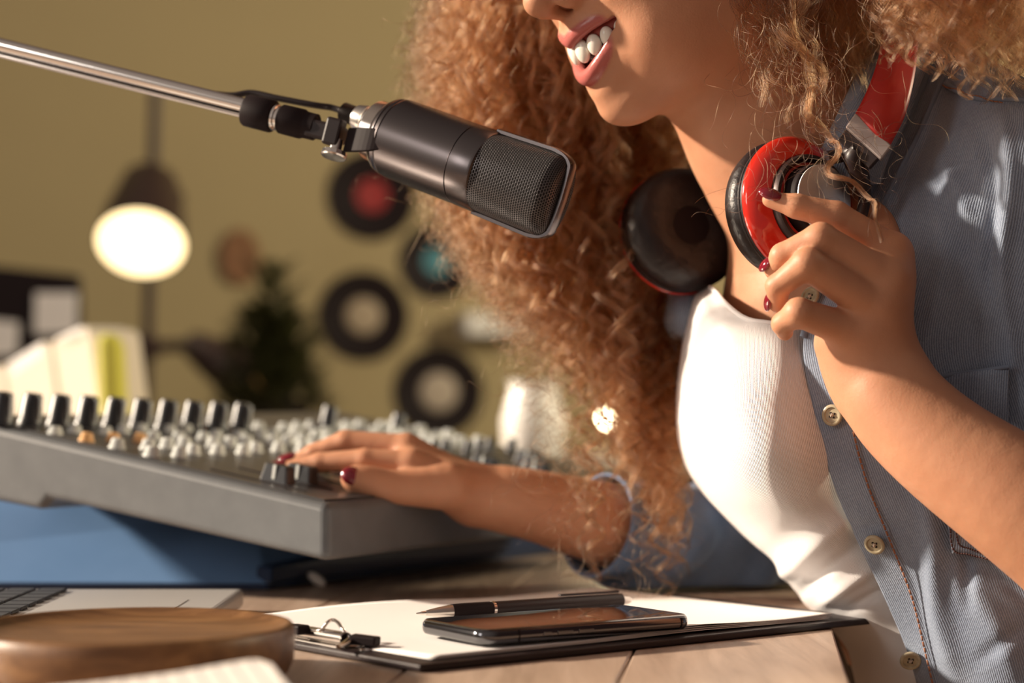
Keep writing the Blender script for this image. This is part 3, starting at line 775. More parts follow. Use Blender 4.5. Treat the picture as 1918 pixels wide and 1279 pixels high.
def knob_mb(t, s, r, h, pointer=True):
    m = MB().lathe(q(t, s, 0.0012), MTN, [(0, r*1.15), (h*0.15, r*1.1), (h*0.2, r), (h*0.9, r*0.82), (h, r*0.7), (h, 0.0003)], 18)
    return m
def tall_knob(t, s, r=0.0080, h=0.0215):
    o = knob_mb(t, s, r, h).build('knob', M['knob_dark'], mixer, sharp=50)
    c = q(t, s, h*0.55)-ES*0.002-ET*0.0025
    R = Matrix((ET, MX, MTN)).transposed()
    MB().box(q(t, s, h*0.55)-MX*(r*0.95), (0.0022, 0.002, h*0.9), R).build('pointer', M['knob_white'], o, smooth=False, bevel=0.0004)
    return o
nparts = 0
for k in range(10):
    t, s = mix_at(10+k*0, 798) if k < 0 else (0.004+k*PITCH, 0.275-k*0.0052)
    tall_knob(t+0.003, s)
tall_knob(*mix_at(612, 806), 0.0066, 0.019); tall_knob(*mix_at(742, 812), 0.0058, 0.016)
knobs = []
for row, (s_, colr, r_, h_) in enumerate([(0.236, 'knob_white', 0.0048, 0.005), (0.205, 'knob_white', 0.0048, 0.0055), (0.178, 'knob_white', 0.0052, 0.0065), (0.152, 'knob_white', 0.0050, 0.0065), (0.124, 'knob_dark', 0.0042, 0.010)]):
    for k in range(19):
        t = 0.018+k*PITCH*1.02
        if t > TW-0.02: continue
        col = colr
        if row in (0, 1) and k in (0, 1, 2): col = 'knob_amber' if row else 'knob_white'
        if row == 4 and k < 13: continue
        if row == 4: pass
        if nparts < 82:
            knob_mb(t, s_+0.004*math.sin(k*2.1+row), r_, h_).build('knob', M[col], mixer, sharp=50); nparts += 1
        else: knobs.append((t, s_, r_, h_))
if knobs:
    m_ = MB()
    for a in knobs: m_.v, m_.f, m_.uv = (lambda z: (m_.v+z.v, m_.f+[tuple(i+len(m_.v) for i in f_) for f_ in z.f], m_.uv+z.uv))(knob_mb(*a))
    tag(m_.build('knob_bank', M['knob_white'], mixer, sharp=50), kind='stuff')
# fader slots and caps
R = Matrix((ET, MX, MTN)).transposed()
slots = MB()
for k in range(14):
    slots.box(q(0.02+k*PITCH*1.3, 0.068, 0.0014), (0.0022, 0.075, 0.0006), R)
slots.build('fader_slots', M['matte_black'], mixer, smooth=False)
def fader(t, s, m='knob_dark'):
    R2 = R
    z = MB(); c = q(t, s, 0)
    z.hexa([c+ET*x+MX*y for x, y in ((-.0055, -.011), (.0055, -.011), (.0055, .011), (-.0055, .011))],
           [c+ET*x+MX*y+MTN*0.012 for x, y in ((-.0045, -.0085), (.0045, -.0085), (.0045, .0085), (-.0045, .0085))])
    o = z.build('fader_cap', M[m], mixer, smooth=False, bevel=0.0012)
    MB().box(c+MTN*0.0075-ET*0.0052, (0.0008, 0.0022, 0.009), R).build('white_line', M['knob_white'], o, smooth=False)
tf, sf = mix_at(520, 905); fader(tf, sf); 
tf2, sf2 = mix_at(556, 905); fader(tf2+0.004, sf2)
for k in range(4, 13): fader(0.02+k*PITCH*1.3, 0.05+0.02*math.sin(k*1.7))

# ------------------------------------------------------------ blue binder that props the console
M['blue'] = noisy(mat('blue_binder_board', rough=0.38), (0.15, 0.28, 0.52), (0.165, 0.30, 0.55), 30)
M['navy'] = mat('navy_edge', (0.012, 0.028, 0.075), 0.3)
binder = thing('ring_binder', (-0.2, 1.45, TZ), 'blue ring binder with a metal corner, lying under the grey mixing console', 'binder')
BD = Vector((0.2117, 0.34, 0)).normalized(); BN = Vector((-0.166, 1.352, TZ+0.0005))
def bz(p, dz=-0.0015):
    s_ = (Vector((p.x, p.y, 0))-Vector((MO.x, MO.y, 0))).dot(ES); return min(0.7822+BSL*s_+dz, 0.834)
c0 = BN; c1 = BN+BD*0.40; c2 = c1+Vector((-0.36, 0.10, 0)); c3 = BN+Vector((-0.42, 0.008, 0))
lo = [c0, c1, c2, c3]
hi = []
for i, c in enumerate(lo):
    p = Vector(c); hi.append(Vector((p.x, p.y+(0.10 if i in (0, 3) else 0)*1.0+(0.0), bz(p+Vector((0, 0.03, 0)), -0.004))))
hi[0] = Vector((c0.x-0.02, c0.y+0.075, bz(Vector((c0.x-0.02, c0.y+0.075, 0)), -0.004)))
lo2 = [p+Vector((0, 0, 0.004)) for p in lo]
MB().hexa(lo, lo2).build('back_cover', M['navy'], binder, smooth=False, bevel=0.001)
MB().hexa([p+Vector((0, 0, 0.0002)) for p in lo2], hi).build('front_cover', M['blue'], binder, smooth=False, bevel=0.002)
pc = P(586, 1086, 1.385)
MB().ellipsoid(P(586, 1084, 1.385)+Vector((0.003, -0.003, 0)), Matrix.Rotation(0.6, 3, 'Y'), (0.0075, 0.004, 0.0035)).build('metal_corner', M['white'], binder)  # metal drawn in white, so its glint is in the colour
# spine strip on the right side, darker
sp = [c0+Vector((0.002, -0.001, 0.0045)), c1+Vector((0.002, -0.001, 0.0045))]
hs = [Vector((c0.x+0.003, c0.y+0.004, TZ+0.016)), Vector((c1.x+0.003, c1.y+0.004, TZ+0.034))]
MB().hexa([sp[0], sp[1], hs[1], hs[0]], [p+Vector((-0.012, 0.008, 0.0)) for p in (sp[0], sp[1], hs[1], hs[0])]).build('spine', M['navy'], binder, smooth=False, bevel=0.0015)

# ------------------------------------------------------------ laptop
M['alu'] = mat('pale_aluminium', (0.68, 0.66, 0.64), 0.38, 0.55)
M['key'] = mat('laptop_key', (0.035, 0.038, 0.045), 0.45)
laptop = thing('laptop', (-0.30, 1.13, TZ), 'silver laptop base with dark keys behind the round wooden tray', 'laptop')
MB().box((-0.330, 1.118, TZ+0.0078), (0.33, 0.215, 0.0115)).build('base', M['alu'], laptop, smooth=False, bevel=0.003, seg=3)
pad = MB().box((-0.192, 1.13, TZ+0.0137), (0.028, 0.10, 0.0006)); 
MB().box((-0.218, 1.112, TZ+0.0137), (0.060, 0.09, 0.0005)).build('trackpad', M['alu'], laptop, smooth=False)
for j in range(6):
    for i in range(10):
        x = -0.278-j*0.0188; y = 1.207-i*0.0195
        MB().box((x, y-0.006, TZ+0.0146), (0.0162, 0.0168, 0.0020)).build('key', M['key'], laptop, smooth=False, bevel=0.0007, seg=1)
for x in (-0.48, -0.18):
    for y in (1.03, 1.21): MB().lathe((x, y, TZ+0.0001), (0, 0, 1), [(0, 0.006), (0.002, 0.006)], 16).build('foot', M['black'], laptop)

# ------------------------------------------------------------ round tray
tray = MB().lathe((-0.178, 0.929, TZ+0.0002), (0, 0, 1), [(0, 0.0705), (0.003, 0.0735), (0.008, 0.0758), (0.018, 0.0765), (0.0235, 0.0760), (0.0252, 0.0748), (0.0255, 0.0735), (0.0244, 0.0715), (0.0225, 0.067), (0.0212, 0.055), (0.0208, 0.03), (0.0207, 0.0003)], 96)
o = tray.build('wooden_tray', M['tray'], None, sharp=60); tag(o, 'thick round wooden tray with a hollowed top, in front of the laptop', 'tray')

# ------------------------------------------------------------ notebook page in front
def page_mat():
    m = mat('ruled_paper', (0.84, 0.78, 0.74), 0.8); nt, lk, b = nodes(m)
    w_ = N(m, 'ShaderNodeTexWave'); w_.bands_direction = 'X'; w_.wave_profile = 'SIN'; w_.inputs['Scale'].default_value = 42
    lk.new(coord(m, 'UV'), w_.inputs['Vector'])
    lk.new(ramp(m, w_.outputs[0], [(0.03, (0.45, 0.42, 0.43)), (0.10, (0.84, 0.78, 0.74))]), b.inputs['Base Color']); return m
M['ruled'] = page_mat()
note = thing('notebook', (-0.18, 0.72, TZ), 'open notebook with ruled pages curling up in front of the wooden tray', 'notebook')
NC = P(500, 1234, 0.80)
d1 = Vector((-math.cos(0.44), -math.sin(0.44), 0)); d2 = Vector((0.27, -0.96, 0)).normalized()
blk = [Vector((NC.x, NC.y, 0))+d1*(0.012+a*0.15)+d2*(0.004+c*0.19) for a, c in ((0, 0), (0, 1), (1, 1), (1, 0))]
MB().hexa([p+Vector((0, 0, TZ+0.0003)) for p in blk], [p+Vector((0, 0, TZ+0.010)) for p in blk]).build('page_block', M['cream'], note, smooth=False, bevel=0.001)
rows = []
for v in (0, .06, .2, .5, 1.0):
    row = []
    for u in (0, .04, .25, .5, .75, 1.0):
        p = Vector((NC.x, NC.y, 0))+d1*u*0.165+d2*(v*0.195+0.003*math.sin(u*6)+(0.004 if u == 0 and v == 0 else 0))
        row.append((p.x, p.y, NC.z+0.0008-(1-math.exp(-u*1.3))*0.014*(1-v*0.6)-v**0.8*0.011-(0.0025 if u == 0 and v == 0 else 0)))
    rows.append(row)
surf('page', rows, M['ruled'], note, 50, 40, 0.0003, pix=False)

# ------------------------------------------------------------ clipboard, papers, pen, phone
CN = Vector((-0.0437, 0.9466, 0)); CE1 = Vector((0.2555, 0.205, 0)).normalized(); CE2 = Vector((-CE1.y, CE1.x, 0))
RC = Matrix((CE1, CE2, Vector((0, 0, 1)))).transposed()
CL, CW = 0.3275, 0.228
def cb(a, c, z): return CN+CE1*a+CE2*c+Vector((0, 0, TZ+z))
clip = thing('clipboard', cb(CL/2, CW/2, 0), 'black clipboard with a chrome butterfly clip, jutting over the desk edge', 'clipboard')
MB().hexa([cb(0, 0, 0.0004), cb(CL, 0, 0.0004), cb(CL, CW, 0.0004), cb(0, CW, 0.0004)], [cb(0, 0, 0.0042), cb(CL, 0, 0.0042), cb(CL, CW, 0.0042), cb(0, CW, 0.0042)]).build('board', M['black'], clip, smooth=False, bevel=0.0012, seg=3)
# clip: rolled steel bar, wire lever loops, rubber tips
cc = CW*0.5
bar = MB().hexa([cb(0.002, cc-0.042, 0.0043), cb(0.014, cc-0.042, 0.0043), cb(0.014, cc+0.052, 0.0043), cb(0.003, cc+0.052, 0.0043)], [cb(0.002, cc-0.042, 0.0053), cb(0.014, cc-0.042, 0.0053), cb(0.014, cc+0.052, 0.0053), cb(0.003, cc+0.052, 0.0053)])
bar.build('clip_plate', M['chrome'], clip, smooth=False, bevel=0.0004)
roll = MB(); ring = []
for a in range(22):
    th = math.radians(-60+a*14.5); ring.append((0.0068+0.0037*math.cos(th), 0.0088+0.0037*math.sin(th)))
n_ = len(ring); inner = [(0.0068+(x-0.0068)*0.82, 0.0088+(z-0.0088)*0.82) for x, z in ring]
for c_ in (cc-0.041, cc+0.048): roll.v += [cb(x, c_, z) for x, z in ring]+[cb(x, c_, z) for x, z in inner]
m2 = 2*n_
for i in range(n_-1):
    roll.f += [(i, i+1, m2+i+1, m2+i), (n_+i+1, n_+i, m2+n_+i, m2+n_+i+1), (i+1, i, n_+i, n_+i+1), (m2+i, m2+i+1, m2+n_+i+1, m2+n_+i)]
roll.f += [(0, m2, m2+n_, n_), (n_-1, 2*n_-1, m2+2*n_-1, m2+n_-1)]; roll.uv = [(0, 0)]*len(roll.v)
roll.build('clip_bar', M['chrome'], clip)
MB().tube([cb(0.0068, cc-0.0405, 0.0088), cb(0.0068, cc+0.0478, 0.0088)], 0.0026, 16).build('clip_core', M['matte_black'], clip)
def cbp(px, py, z):
    k = (ZC-TZ-z)*FPX; Y = k/(py-HOR); return P(px, py, Y)
def smooth_tube(q_, r, n=50):
    return MB().tube([Vector(p) for p in cr(np.array([tuple(cbp(*p)) for p in q_]), np.linspace(0, len(q_)-1, n))], r, 10)
smooth_tube([(632, 1211, .0075), (642, 1205, .0082), (650, 1198, .0090), (657, 1194, .0096), (650, 1190, .0105), (641, 1178, .0135), (633, 1166, .0160), (623, 1161, .0168), (613, 1166, .0158), (605, 1176, .0130), (596, 1181, .0115), (572, 1178, .0112), (552, 1176, .0112)], 0.00090, 80).build('wire_lever', M['chrome'], clip)
smooth_tube([(636, 1213, .0070), (650, 1205, .0080), (662, 1198, .0090)], 0.00085, 16).build('wire_lever', M['chrome'], clip)
for (xa, ya, za), (xb, yb, zb) in (((658, 1196, .0092), (708, 1202, .0082)), ((546, 1177, .0112), (570, 1180, .0112))):
    p_, q_ = cbp(xa, ya, za), cbp(xb, yb, zb); d_ = (q_-p_); L_ = d_.length; d_.normalize(); s__ = Vector((0, 0, 1)).cross(d_).normalized()
    MB().box((p_+q_)/2, (L_, 0.0080, 0.0048), Matrix((d_, s__, d_.cross(s__))).transposed()).build('rubber_tip', M['matte_black'], clip, smooth=False, bevel=0.0009)
MB().lathe(cb(0.012, cc-0.052, 0.0043), (0, 0, 1), [(0, 0.004), (0.001, 0.0038), (0.0016, 0.0025), (0.0017, 0.0002)], 20).build('rivet', M['chrome'], clip)

def paper(k):
    rows = []
    for j, v in enumerate(np.linspace(0, 1, 7)):
        row = []
        for i, u in enumerate(np.linspace(0, 1, 9)):
            a = 0.012+u*0.283+0.0010*k; c_ = 0.008+v*0.210
            z = 0.0046+0.00028*k
            z += 0.0030*math.exp(-((v-1)/0.18)**2)*max(0, math.sin(u*5.2-0.3))*(0.4+0.2*k)      # lifted far edge
            z += 0.0020*math.exp(-(v/0.10)**2)*(0.25+math.exp(-((u-0.62)/0.16)**2))*(0.4+0.3*k)
            z += 0.0016*math.exp(-((u-1)/0.12)**2)*(k/3)
            row.append(tuple(cb(a, c_, z)))
        rows.append(row)
    o = surf('paper_sheet', rows, M['white_paper'], None, 60, 40, 0.00012, pix=False)
    return o
for k in range(4):
    o = paper(k)
    tag(o, ['lowest white sheet of the stack held by the clipboard', 'second white sheet from the bottom of the clipboard stack', 'third white sheet from the bottom of the clipboard stack', 'topmost blank white sheet on the clipboard, under the pen and phone'][k], 'paper', 'sheets on the clipboard')

# pen
p0 = Vector((-0.0530, 1.100, TZ+0.0118)); p1 = Vector((0.0675, 1.168, TZ+0.0125)); pa = (p1-p0).normalized(); PL = (p1-p0).length
pen = thing('ballpoint_pen', p0, 'black ballpoint pen with a silver tip lying behind the phone', 'pen')
MB().lathe(p0, pa, [(0, 0.0003), (0.0006, 0.0005), (0.0030, 0.0008), (0.0032, 0.0010), (0.0075, 0.0013)], 20).build('tip', M['chrome'], pen)
MB().lathe(p0, pa, [(0.0060, 0.0013), (0.0080, 0.0018), (0.0150, 0.0030), (0.0215, 0.0038), (0.0222, 0.0038)], 24).build('cone', M['steel'], pen, sharp=50)
MB().lathe(p0, pa, [(0.0222, 0.0041), (0.030, 0.0043), (0.046, 0.0042), (0.0475, 0.0041)], 24).build('grip', M['matte_black'], pen)
MB().lathe(p0, pa, [(0.0475, 0.0043), (0.0492, 0.0043)], 24).build('ring', M['chrome'], pen)
MB().lathe(p0, pa, [(0.0492, 0.0041), (0.08, 0.0042), (PL-0.006, 0.0042), (PL-0.004, 0.0040), (PL-0.0035, 0.003)], 24).build('barrel', M['black'], pen)
MB().lathe(p0, pa, [(PL-0.0035, 0.0030), (PL, 0.0028), (PL+0.002, 0.0020), (PL+0.0022, 0.0003)], 20).build('button', M['steel'], pen)
sd_ = pa.cross(Vector((0, 0, 1))).normalized()
MB().box(p0+pa*(PL-0.026)+sd_*-0.0005+Vector((0, 0, 0.0052)), (0.040, 0.0032, 0.0012), Matrix((pa, sd_, pa.cross(sd_)*-1)).transposed()).build('pocket_clip', M['black'], pen, smooth=False, bevel=0.0004)

# phone
M['glass'] = mat('phone_glass', (0.006, 0.006, 0.008), 0.03, Specular_IOR_Level=0.8, Coat_Weight=1.0, Coat_Roughness=0.02)
M['phone_frame'] = mat('polished_graphite', (0.16, 0.16, 0.17), 0.14, 1.0)
FD = Vector((0.0957, 0.0625, 0)).normalized(); FW = Vector((-FD.y, FD.x, 0))
fc = Vector((0.0235, 1.053, TZ+0.0078)); FLN, FWD, FT, FR = 0.134, 0.066, 0.0076, 0.0098
def rrect(L, W, r, n=9):
    out = []
    for cx, cy, a0 in ((L/2-r, W/2-r, 0), (-L/2+r, W/2-r, 90), (-L/2+r, -W/2+r, 180), (L/2-r, -W/2+r, 270)):
        for i in range(n): a = math.radians(a0+90*i/(n-1)); out.append((cx+r*math.cos(a), cy+r*math.sin(a)))
    return out
def slab(prof):
    "prof: (inset, z) rings"
    z = MB(); n = None
    for ins, zz in prof:
        ring_ = rrect(FLN-2*ins, FWD-2*ins, max(FR-ins, 0.002)); n = len(ring_)
        z.v += [fc+FD*x+FW*y+Vector((0, 0, zz)) for x, y in ring_]
    for k in range(len(prof)-1):
        z.f += [(k*n+i, k*n+(i+1) % n, (k+1)*n+(i+1) % n, (k+1)*n+i) for i in range(n)]
    z.f += [tuple(range(n))[::-1], tuple(range((len(prof)-1)*n, len(prof)*n))]; z.uv = [(0, 0)]*len(z.v); return z
phone = thing('smartphone', fc, 'smartphone with a dark glass screen lying on the clipboard papers', 'phone')
slab([(0.0025, 0), (0.0012, 0.0004), (0.0003, 0.0016), (0, 0.0034), (0.0002, 0.0056), (0.0009, 0.0067), (0.0016, 0.0070)]).build('frame', M['phone_frame'], phone, sharp=50)
slab([(0.0014, 0.0066), (0.0012, 0.0072), (0.0018, 0.0076), (0.0030, 0.0077)]).build('screen', M['glass'], phone, sharp=60)
for a_, l_ in ((-0.028, 0.005), (-0.017, 0.0095), (-0.004, 0.0095)):
    MB().box(fc+FD*a_-FW*(FWD/2+0.0001)+Vector((0, 0, 0.0036)), (l_, 0.0008, 0.0022), Matrix((FD, FW, Vector((0, 0, 1)))).transposed()).build('side_button', M['phone_frame'], phone, smooth=False, bevel=0.0003)
for a_ in (-0.045, 0.058):
    MB().box(fc+FD*a_-FW*(FWD/2-0.0002)+Vector((0, 0, 0.0035)), (0.0008, 0.0006, 0.006), Matrix((FD, FW, Vector((0, 0, 1)))).transposed()).build('antenna_band', M['matte_black'], phone, smooth=False)

# ------------------------------------------------------------ microphone
MA = Vector((math.cos(math.radians(28))*math.cos(math.radians(23.5)), -math.sin(math.radians(28)), -math.cos(math.radians(28))*math.sin(math.radians(23.5)))).normalized()
MBp = P(724, 252, 1.16)
MW = (Vector((0, 0, 1))-MA*MA.z).normalized(); MT = MA.cross(MW)
if MT.y > 0: MT = -MT
def mp(h, w_=0, t=0): return MBp+MA*h+MW*w_+MT*t
mic = thing('microphone', MBp, 'black studio condenser microphone with a wire mesh grille pointing at the smiling mouth', 'microphone')
MB().lathe(MBp, MA, [(0.000, 0.0186), (0.0012, 0.0206), (0.0035, 0.0222), (0.0050, 0.0228), (0.0054, 0.0223), (0.0060, 0.0223), (0.0064, 0.0230), (0.0085, 0.0233), (0.0089, 0.0228), (0.0094, 0.0228), (0.0098, 0.0235),
      (0.030, 0.0237), (0.0598, 0.0237), (0.0600, 0.0232), (0.0606, 0.0232), (0.0608, 0.0238), (0.0740, 0.0240), (0.0755, 0.0236), (0.0762, 0.0225)], 96).build('body', M['mic_body'], mic, sharp=30)
thr = [(-0.0085, 0.0150)]
for k in range(7): thr += [(-0.008+k*0.0012, 0.0178), (-0.0076+k*0.0012, 0.0168)]
thr += [(0.0005, 0.0186)]
MB().lathe(MBp, MA, thr, 64).build('threaded_base', M['chrome'], mic, sharp=20)

def mesh_mat():
    m = mat('grille_wire', (0.03, 0.027, 0.028), 0.34, 0.7); nt, lk, b = nodes(m)
    uv = coord(m, 'UV'); sep = N(m, 'ShaderNodeSeparateXYZ'); lk.new(uv, sep.inputs[0])
    def op(o_, a, b_=None):
        n = N(m, 'ShaderNodeMath'); n.operation = o_
        for i, x in enumerate((a, b_)):
            if x is None: continue
            if isinstance(x, (int, float)): n.inputs[i].default_value = x
            else: lk.new(x, n.inputs[i])
        return n.outputs[0]
    pit = 0.00162
    v = op('DIVIDE', sep.outputs[1], pit*0.86); row = op('FLOOR', v); half = op('MULTIPLY', op('MODULO', row, 2.0), 0.5)
    u = op('ADD', op('DIVIDE', sep.outputs[0], pit), half)
    du = op('ABSOLUTE', op('SUBTRACT', op('FRACT', u), 0.5)); dv = op('ABSOLUTE', op('SUBTRACT', op('FRACT', v), 0.5))
    d = op('POWER', op('ADD', op('POWER', op('MULTIPLY', du, 2.0), 2.4), op('POWER', op('MULTIPLY', dv, 2.0), 2.4)), 0.5)   # 0 centre of hole
    hole = N(m, 'ShaderNodeMapRange'); lk.new(d, hole.inputs[0]); hole.inputs[1].default_value = 0.62; hole.inputs[2].default_value = 0.82
    mx = N(m, 'ShaderNodeMix'); mx.data_type = 'RGBA'; lk.new(hole.outputs[0], mx.inputs[0])
    mx.inputs[6].default_value = (0.004, 0.003, 0.003, 1); mx.inputs[7].default_value = (0.13, 0.12, 0.125, 1)
    lk.new(mx.outputs[2], b.inputs['Base Color'])
    me = N(m, 'ShaderNodeMapRange'); lk.new(hole.outputs[0], me.inputs[0]); me.inputs[3].default_value = 0.0; me.inputs[4].default_value = 0.8; lk.new(me.outputs[0], b.inputs['Metallic'])
    r_ = N(m, 'ShaderNodeMapRange'); lk.new(hole.outputs[0], r_.inputs[0]); r_.inputs[3].default_value = 1.0; r_.inputs[4].default_value = 0.3; lk.new(r_.outputs[0], b.inputs['Roughness'])
    bump(m, hole.outputs[0], 0.8, 0.0005); return m
M['mesh'] = mesh_mat()
HB0, HB1 = 0.0755, 0.1235
def bask(h):
    f = (h-HB0)/(HB1-HB0); e = max(0, (f-0.80)/0.20); c = math.sqrt(max(0, 1-e**2.6))
    W = (0.0228+0.0012*f)*(0.70+0.30*c); T = (0.0222-0.0085*f**1.1)*(0.25+0.75*c)
    return W, T
vs, fs, uv = [], [], []; NB, NS = 44, 120
hs_ = [HB0+(HB1-HB0)*(1-(1-k/NB)**1.5) for k in range(NB+1)]; vlen = 0
for k, h in enumerate(hs_):
    W, T = bask(h); cc_ = math.sqrt(max(0, 1-max(0, ((h-HB0)/(HB1-HB0)-0.80)/0.20)**2.6)); TB = (0.0222-0.0035*(h-HB0)/(HB1-HB0))*(0.3+0.7*cc_)
    if k:
        W0, T0 = bask(hs_[k-1]); vlen += math.hypot(h-hs_[k-1], T-T0)
    for i in range(NS+1):
        a = 2*math.pi*i/NS; ca, sa = math.cos(a), math.sin(a); p_ = 0.86+0.0*h
        x = math.copysign(abs(ca)**p_, ca)*W; t = math.copysign(abs(sa)**p_, sa)*(T if sa > 0 else TB)
        vs.append(mp(h, x, t)); uv.append((0.0235*a if True else 0, vlen))
for k in range(NB):
    for i in range(NS): fs.append((k*(NS+1)+i, k*(NS+1)+i+1, (k+1)*(NS+1)+i+1, (k+1)*(NS+1)+i))
c_ = len(vs); vs.append(mp(HB1+0.0004)); uv.append((0, vlen+0.01)); fs += [(NB*(NS+1)+i, NB*(NS+1)+i+1, c_) for i in range(NS)]
o = to_obj('grille', vs, fs, M['mesh'], mic, True, uvs=uv)
bm = bmesh.new(); bm.from_mesh(o.data); bmesh.ops.recalc_face_normals(bm, faces=bm.faces); bm.to_mesh(o.data); bm.free()
# frame loop round the grille
lp = []
for k in range(12): lp.append((0.073+(0.110-0.073)*k/11, 0.0242+0.0009*k/11))
for k in range(1, 9):
    a = math.radians(k*82/8); lp.append((0.110+0.0145*math.sin(a), 0.0251-0.0075*(1-math.cos(a))))
lp += [(0.1250, 0.010), (0.1254, 0.0)]
lp = lp+[(h, -w_) for h, w_ in lp[-2::-1]]
fr_ = MB(); hw = 0.0036
pth = [mp(h, w_) for h, w_ in lp]
for i, p in enumerate(pth):
    tg = (pth[min(i+1, len(pth)-1)]-pth[max(i-1, 0)]).normalized(); nn = tg.cross(MT).normalized()
    if nn.dot(p-mp(0.09)) < 0: nn = -nn
    fr_.v += [p-nn*0.0012-MT*hw, p+nn*0.0006-MT*hw, p+nn*0.0010-MT*hw*0.7, p+nn*0.0010+MT*hw*0.7, p+nn*0.0006+MT*hw, p-nn*0.0012+MT*hw]; fr_.uv += [(0, 0)]*6
for i in range(len(pth)-1): fr_.f += [(i*6+j, i*6+(j+1) % 6, (i+1)*6+(j+1) % 6, (i+1)*6+j) for j in range(6)]
fr_.build('grille_frame', M['mic_body'], mic, sharp=50)

# ------------------------------------------------------------ microphone boom with its clamp
A0 = P(-60, 69, 1.215); A1 = P(468, 200, 1.168); AD = (A1-A0).normalized(); AU = (Vector((0, 0, 1))-AD*AD.z).normalized()
boom = thing('microphone_boom', A1, 'chrome boom arm with black collars reaching in from the left to hold the microphone', 'microphone stand')
MB().tube([A0-AD*0.45, A1], 0.0042, 32).build('tube', M['chrome'], boom)
MB().tube([A0-AD*0.45-AU*0.0068, A1-AU*0.0062], 0.00125, 12).build('rod', M['chrome'], boom)
MB().tube([A0-AD*0.45-AU*0.0048+Vector((0, .003, 0)), A1-AU*0.0045+Vector((0, .003, 0))], 0.0018, 10).build('dark_gap_strip', M['black'], boom)  # added black strip standing in for the dark gap under the tube
cA = A1-AU*0.0024
MB().lathe(cA-AD*0.002, AD, [(0, 0.0088), (0.0012, 0.0095), (0.017, 0.0096), (0.0180, 0.0091), (0.0182, 0.006)], 40).build('collar', M['matte_black'], boom, sharp=30)
MB().lathe(cA+AD*0.0155, AD, [(0, 0.0065), (0.001, 0.0078), (0.0026, 0.0078), (0.0032, 0.0070), (0.0045, 0.0070), (0.005, 0.0076), (0.0066, 0.0076), (0.007, 0.006)], 40).build('locking_ring', M['chrome'], boom, sharp=30)
MB().lathe(cA+AD*0.0205, AD, [(0, 0.0078), (0.001, 0.0086), (0.014, 0.0088), (0.0155, 0.0080), (0.017, 0.0078), (0.0225, 0.0078), (0.023, 0.007)], 40).build('collar', M['matte_black'], boom, sharp=30)
RB = Matrix((AD, AD.cross(AU), AU)).transposed()
MB().box(cA+AD*0.050-AU*0.001, (0.022, 0.014, 0.0105), RB).build('swivel_block', M['black'], boom, smooth=False, bevel=0.0016)
MB().box(cA+AD*0.0555-AU*0.0005+Vector((0, -0.004, 0)), (0.010, 0.010, 0.016), RB).build('swivel_cheek', M['black'], boom, smooth=False, bevel=0.0015)
j0 = cA+AD*0.058; j1 = mp(0.012, -0.0035, 0.0238)
fb = MB(); dd = (j1-j0); 
pts_ = [P(648, 262, 1.150), P(690, 262, 1.140), P(725, 264, 1.1365), P(762, 277, 1.1290)]
tt = np.linspace(0, 3, 16); cpts = [Vector(p) for p in cr(np.array([tuple(p) for p in pts_]), tt)]
for i, p in enumerate(cpts):
    f = i/15; hgt = 0.0062*(1-f**3)+0.0008; th_ = 0.0022
    U_ = AU*hgt; Nn = Vector((0, -1, 0))*th_
    fb.v += [p-U_-Nn, p+U_-Nn, p+U_+Nn, p-U_+Nn]; fb.uv += [(0, 0)]*4
for i in range(15): fb.f += [(i*4+j, i*4+(j+1) % 4, (i+1)*4+(j+1) % 4, (i+1)*4+j) for j in range(4)]
fb.f += [(3, 2, 1, 0), (60, 61, 62, 63)]
fb.build('clamp_arm', M['matte_black'], boom, smooth=False, bevel=0.0006)
s0 = P(632, 262, 1.150); s1 = P(625, 291, 1.148); sdn = (s1-s0).normalized()
MB().lathe(s0, sdn, [(0, 0.0036), (0.006, 0.0036), (0.0062, 0.003), (0.008, 0.003)], 24).build('screw_stem', M['chrome'], boom, sharp=40)
kn = [(0.0068, 0.004)]
MB().lathe(s0, sdn, [(0.0068, 0.0050), (0.0074, 0.0074), (0.0100, 0.0078), (0.0108, 0.0070), (0.0112, 0.002)], 14).build('thumb_screw', M['chrome'], boom, sharp=20)

# plug and cable
cab = thing('microphone_cable', P(640, 215, 1.165), 'black cable with a silver plug running along the boom into the microphone base', 'cable')
XA = MA; X0 = mp(-0.036, 0.0035, -0.002)
ribs = [(0, 0.0030), (0.0005, 0.0048)]
for k in range(7): ribs += [(0.001+k*0.0013, 0.0058), (0.0016+k*0.0013, 0.0050)]
MB().lathe(X0, XA, ribs+[(0.0105, 0.0062), (0.012, 0.0062), (0.0121, 0.004)], 32).build('strain_relief', M['black'], cab, sharp=25)
MB().lathe(X0+XA*0.011, XA, [(0, 0.0055), (0.0005, 0.0074), (0.006, 0.0086), (0.0075, 0.0086), (0.008, 0.0076), (0.0095, 0.0076), (0.010, 0.0090), (0.0245, 0.0094), (0.0255, 0.008)], 40).build('plug', M['steel'], cab, sharp=25)
cpt = [X0+XA*0.003, X0-XA*0.008, P(590, 197, 1.180), P(520, 184, 1.184), P(470, 174, 1.188), P(420, 178, 1.190), P(300, 156, 1.202), P(100, 106, 1.222), P(-200, 28, 1.25)]
MB().tube([Vector(p) for p in cr(np.array([tuple(p) for p in cpt]), np.linspace(0, 7, 80))], 0.0019, 12).build('cord', M['black'], cab)

